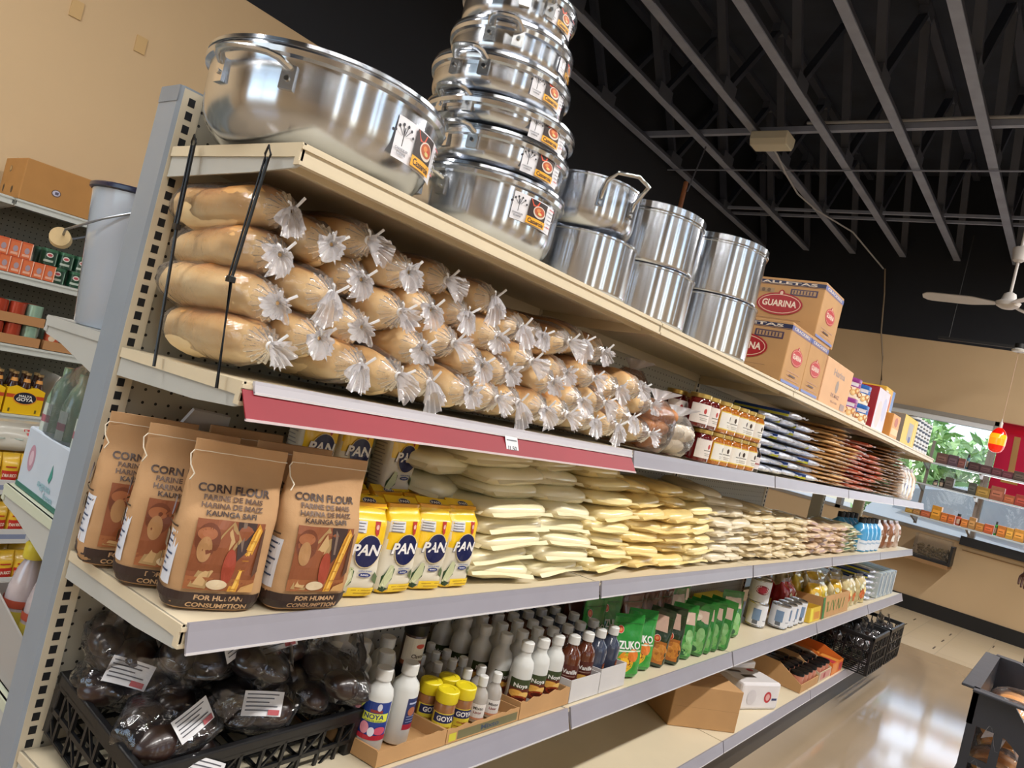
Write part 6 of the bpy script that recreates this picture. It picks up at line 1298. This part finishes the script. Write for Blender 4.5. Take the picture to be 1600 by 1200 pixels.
def bun_bag(seed):
    t = thing('bag_of_buns', None, 'bread'); r = random.Random(seed)
    for i in range(3):
        cx = (i - 1) * .05; MB().grid(lambda u, v: (cx + .032 * math.sin(PI * v) * math.cos(2 * PI * u), .055 * math.sin(PI * v) * math.sin(2 * PI * u), .03 - .026 * math.cos(PI * v)), 12, 8, BREAD if i % 2 else BUN, True).build('bun', t, ang=180)
    MB().grid(lambda u, v: ((.088 * math.cos(2 * PI * u) * max(.2, math.sin(PI * (v * .86 + .07))) ** .5) * (1 + .12 * nz(u * 4, v * 3, seed, 1)), .066 * math.sin(2 * PI * u) * max(.2, math.sin(PI * (v * .86 + .07))) ** .5, .002 + .072 * v + .004 * nz(u * 5, v * 5, seed, 1)), 24, 10, BAG, True).build('bag', t, ang=180)
    MB().grid(lambda u, v: (-.085 - .04 * v, .05 * (2 * u - 1) * (.4 + .6 * v), .03 + .03 * v * math.sin(u * 14 + seed)), 18, 3, FRILL).build('bag_end', t, ang=180)
    return t
bb = Stock([bun_bag(s) for s in (1, 2, 3)])
for lv in range(3):
    for r in range(3):
        for c in range(2 if lv < 2 else 3):
            for k in range(2):
                bb.put(lv + r + c, (1.65 + .175 * c, -1.355 - .155 * k, .0165 + .316 * lv + (.078 if lv < 2 else .088) * r), (.0, .0, .06 * ((r + c + k) % 3 - 1)), scale=(.95, .95, .9), label='clear bag of buns in the %s dark crate, layer %s, %s along, %s side' % (('bottom', 'middle', 'topmost')[lv], ('one', 'two', 'three')[r], nth(c), ('aisle', 'inner')[k]), group='bags of buns in the dark crates')
# ================================================================ the person standing past the crates, one hand hanging into view
SKIN = mat('4a2a1c', .5, var=.06, vscale=30); TROU = mat('101116', .8, bump=.1, bscale=80); SHIRT = mat('2a2c34', .8, bump=.1, bscale=60); HAIR = mat('0c0a09', .7, bump=.3, bscale=90)
def skinned(name, parent, nodes, edges, m, sub=2):
    """one continuous surface grown round connected joints; nodes: (x, y, z, radius)"""
    me = bpy.data.meshes.new(name); me.from_pydata([n[:3] for n in nodes], edges, []); o = bpy.data.objects.new(name, me); COL.objects.link(o); o.parent = parent
    o.modifiers.new('skin', 'SKIN'); me.skin_vertices or None
    for i, n in enumerate(nodes): me.skin_vertices[0].data[i].radius = n[3] if isinstance(n[3], tuple) else (n[3], n[3])
    me.skin_vertices[0].data[0].use_root = True
    s = o.modifiers.new('smooth', 'SUBSURF'); s.levels = sub; s.render_levels = sub; me.materials.append(m)
    dg = bpy.context.evaluated_depsgraph_get(); nm = bpy.data.meshes.new_from_object(o.evaluated_get(dg)); o.modifiers.clear(); o.data = nm; nm.materials.clear(); nm.materials.append(m)
    nm.polygons.foreach_set('use_smooth', [True] * len(nm.polygons)); return o
pr_ = thing('person', 'person in dark clothes past the bread crates, one hand hanging down before the tan counter', 'person', (5.72, -1.44, 0), math.radians(0))
B_ = [(0, 0, .95, (.14, .10)), (0, 0, 1.12, (.135, .10)), (0, 0, 1.30, (.17, .11)), (0, 0, 1.43, (.12, .09)), (.01, 0, 1.50, .052), (.02, 0, 1.56, .055), (.035, 0, 1.62, .088), (.03, 0, 1.70, .092), (.02, 0, 1.755, .06),
      (0, .17, 1.42, .062), (-.02, .225, 1.30, .052), (-.06, .25, 1.20, .044), (-.115, .26, 1.13, .036), (-.130, .262, 1.085, .030), (0, -.17, 1.42, .062), (0, -.225, 1.28, .052), (.02, -.25, 1.13, .044), (.05, -.26, .99, .036), (.06, -.262, .92, .030),
      (0, .09, .86, .095), (.01, .10, .66, .078), (.015, .10, .48, .058), (0, .10, .28, .050), (-.02, .10, .10, .042), (.06, .105, .055, .036), (.13, .11, .045, .03), (0, -.09, .86, .095), (.01, -.10, .66, .078), (.015, -.10, .48, .058), (0, -.10, .28, .050), (-.02, -.10, .10, .042), (.06, -.105, .055, .036), (.13, -.11, .045, .03)]
E_ = [(i, i + 1) for i in range(8)] + [(3, 9), (9, 10), (10, 11), (11, 12), (12, 13), (3, 14), (14, 15), (15, 16), (16, 17), (17, 18), (0, 19), (19, 20), (20, 21), (21, 22), (22, 23), (23, 24), (24, 25), (0, 26), (26, 27), (27, 28), (28, 29), (29, 30), (30, 31), (31, 32)]
body = skinned('body', pr_, B_, E_, SKIN)
skinned('trousers', pr_, [(0, 0, .97, (.155, .115)), (0, .092, .86, .112), (.01, .10, .66, .094), (.015, .10, .48, .078), (0, .10, .28, .070), (-.01, .10, .09, .066), (0, -.092, .86, .112), (.01, -.10, .66, .094), (.015, -.10, .48, .078), (0, -.10, .28, .070), (-.01, -.10, .09, .066)], [(0, 1), (1, 2), (2, 3), (3, 4), (4, 5), (0, 6), (6, 7), (7, 8), (8, 9), (9, 10)], TROU)
skinned('shirt', pr_, [(0, 0, .93, (.165, .125)), (0, 0, 1.12, (.155, .12)), (0, 0, 1.30, (.19, .13)), (0, 0, 1.43, (.135, .105)), (0, .18, 1.42, .080), (-.02, .228, 1.30, .068), (-.045, .245, 1.22, .062), (0, -.18, 1.42, .080), (0, -.228, 1.29, .068), (.01, -.245, 1.18, .062)], [(0, 1), (1, 2), (2, 3), (3, 4), (4, 5), (5, 6), (3, 7), (7, 8), (8, 9)], SHIRT)
skinned('hair', pr_, [(.0, 0, 1.70, .085), (.015, 0, 1.75, .085), (-.03, 0, 1.66, .07)], [(0, 1), (0, 2)], HAIR)
for y in (-1, 1): skinned('shoe', pr_, [(-.03, .10 * y, .045, .044), (.06, .105 * y, .042, .045), (.15, .11 * y, .036, .036)], [(0, 1), (1, 2)], mat('16161a', .5), 1)
f = MB()
for y in (-.032, .032): f.lathe([(0, -.008), (.010, 0), (0, .008)], mat('d8d4cc', .3), 10, (.118, y, 1.655))
f.build('eye', pr_); skinned('nose', body, [(.10, 0, 1.655, .010), (.128, 0, 1.62, .013)], [(0, 1)], SKIN, 1); skinned('mouth', body, [(.108, -.02, 1.585, .007), (.116, 0, 1.585, .009), (.108, .02, 1.585, .007)], [(0, 1), (1, 2)], mat('5a2c26', .5), 1)
for y in (-1, 1): skinned('ear', body, [(.02, .092 * y, 1.66, .010), (.018, .098 * y, 1.63, .014), (.022, .092 * y, 1.60, .009)], [(0, 1), (1, 2)], SKIN, 1)
def hand(x, y, z, s):
    """palm with five unequal, slightly curled fingers hanging down"""
    n = [(x, y, z, .026), (x - .006 * s, y, z - .045, (.016, .034)), (x - .008 * s, y, z - .085, (.014, .036))]; e = [(0, 1), (1, 2)]
    for dy, L in ((-.027, .062), (-.009, .076), (.009, .072), (.026, .056)):
        k = len(n); n += [(x - .010 * s, y + dy, z - .098, .0092), (x - .016 * s, y + dy * 1.05, z - .098 - L * .5, .0084), (x - .034 * s, y + dy, z - .098 - L * .85, .0074), (x - .046 * s, y + dy * .95, z - .098 - L, .0062)]; e += [(2, k), (k, k + 1), (k + 1, k + 2), (k + 2, k + 3)]
    k = len(n); n += [(x - .012 * s, y - .034, z - .042, .0115), (x - .026 * s, y - .050, z - .070, .0098), (x - .036 * s, y - .050, z - .098, .008)]; e += [(1, k), (k, k + 1), (k + 1, k + 2)]
    return skinned('hand', body, n, e, SKIN)
hand(-.130, .262, 1.08, 1); hand(.06, -.262, .915, -1)
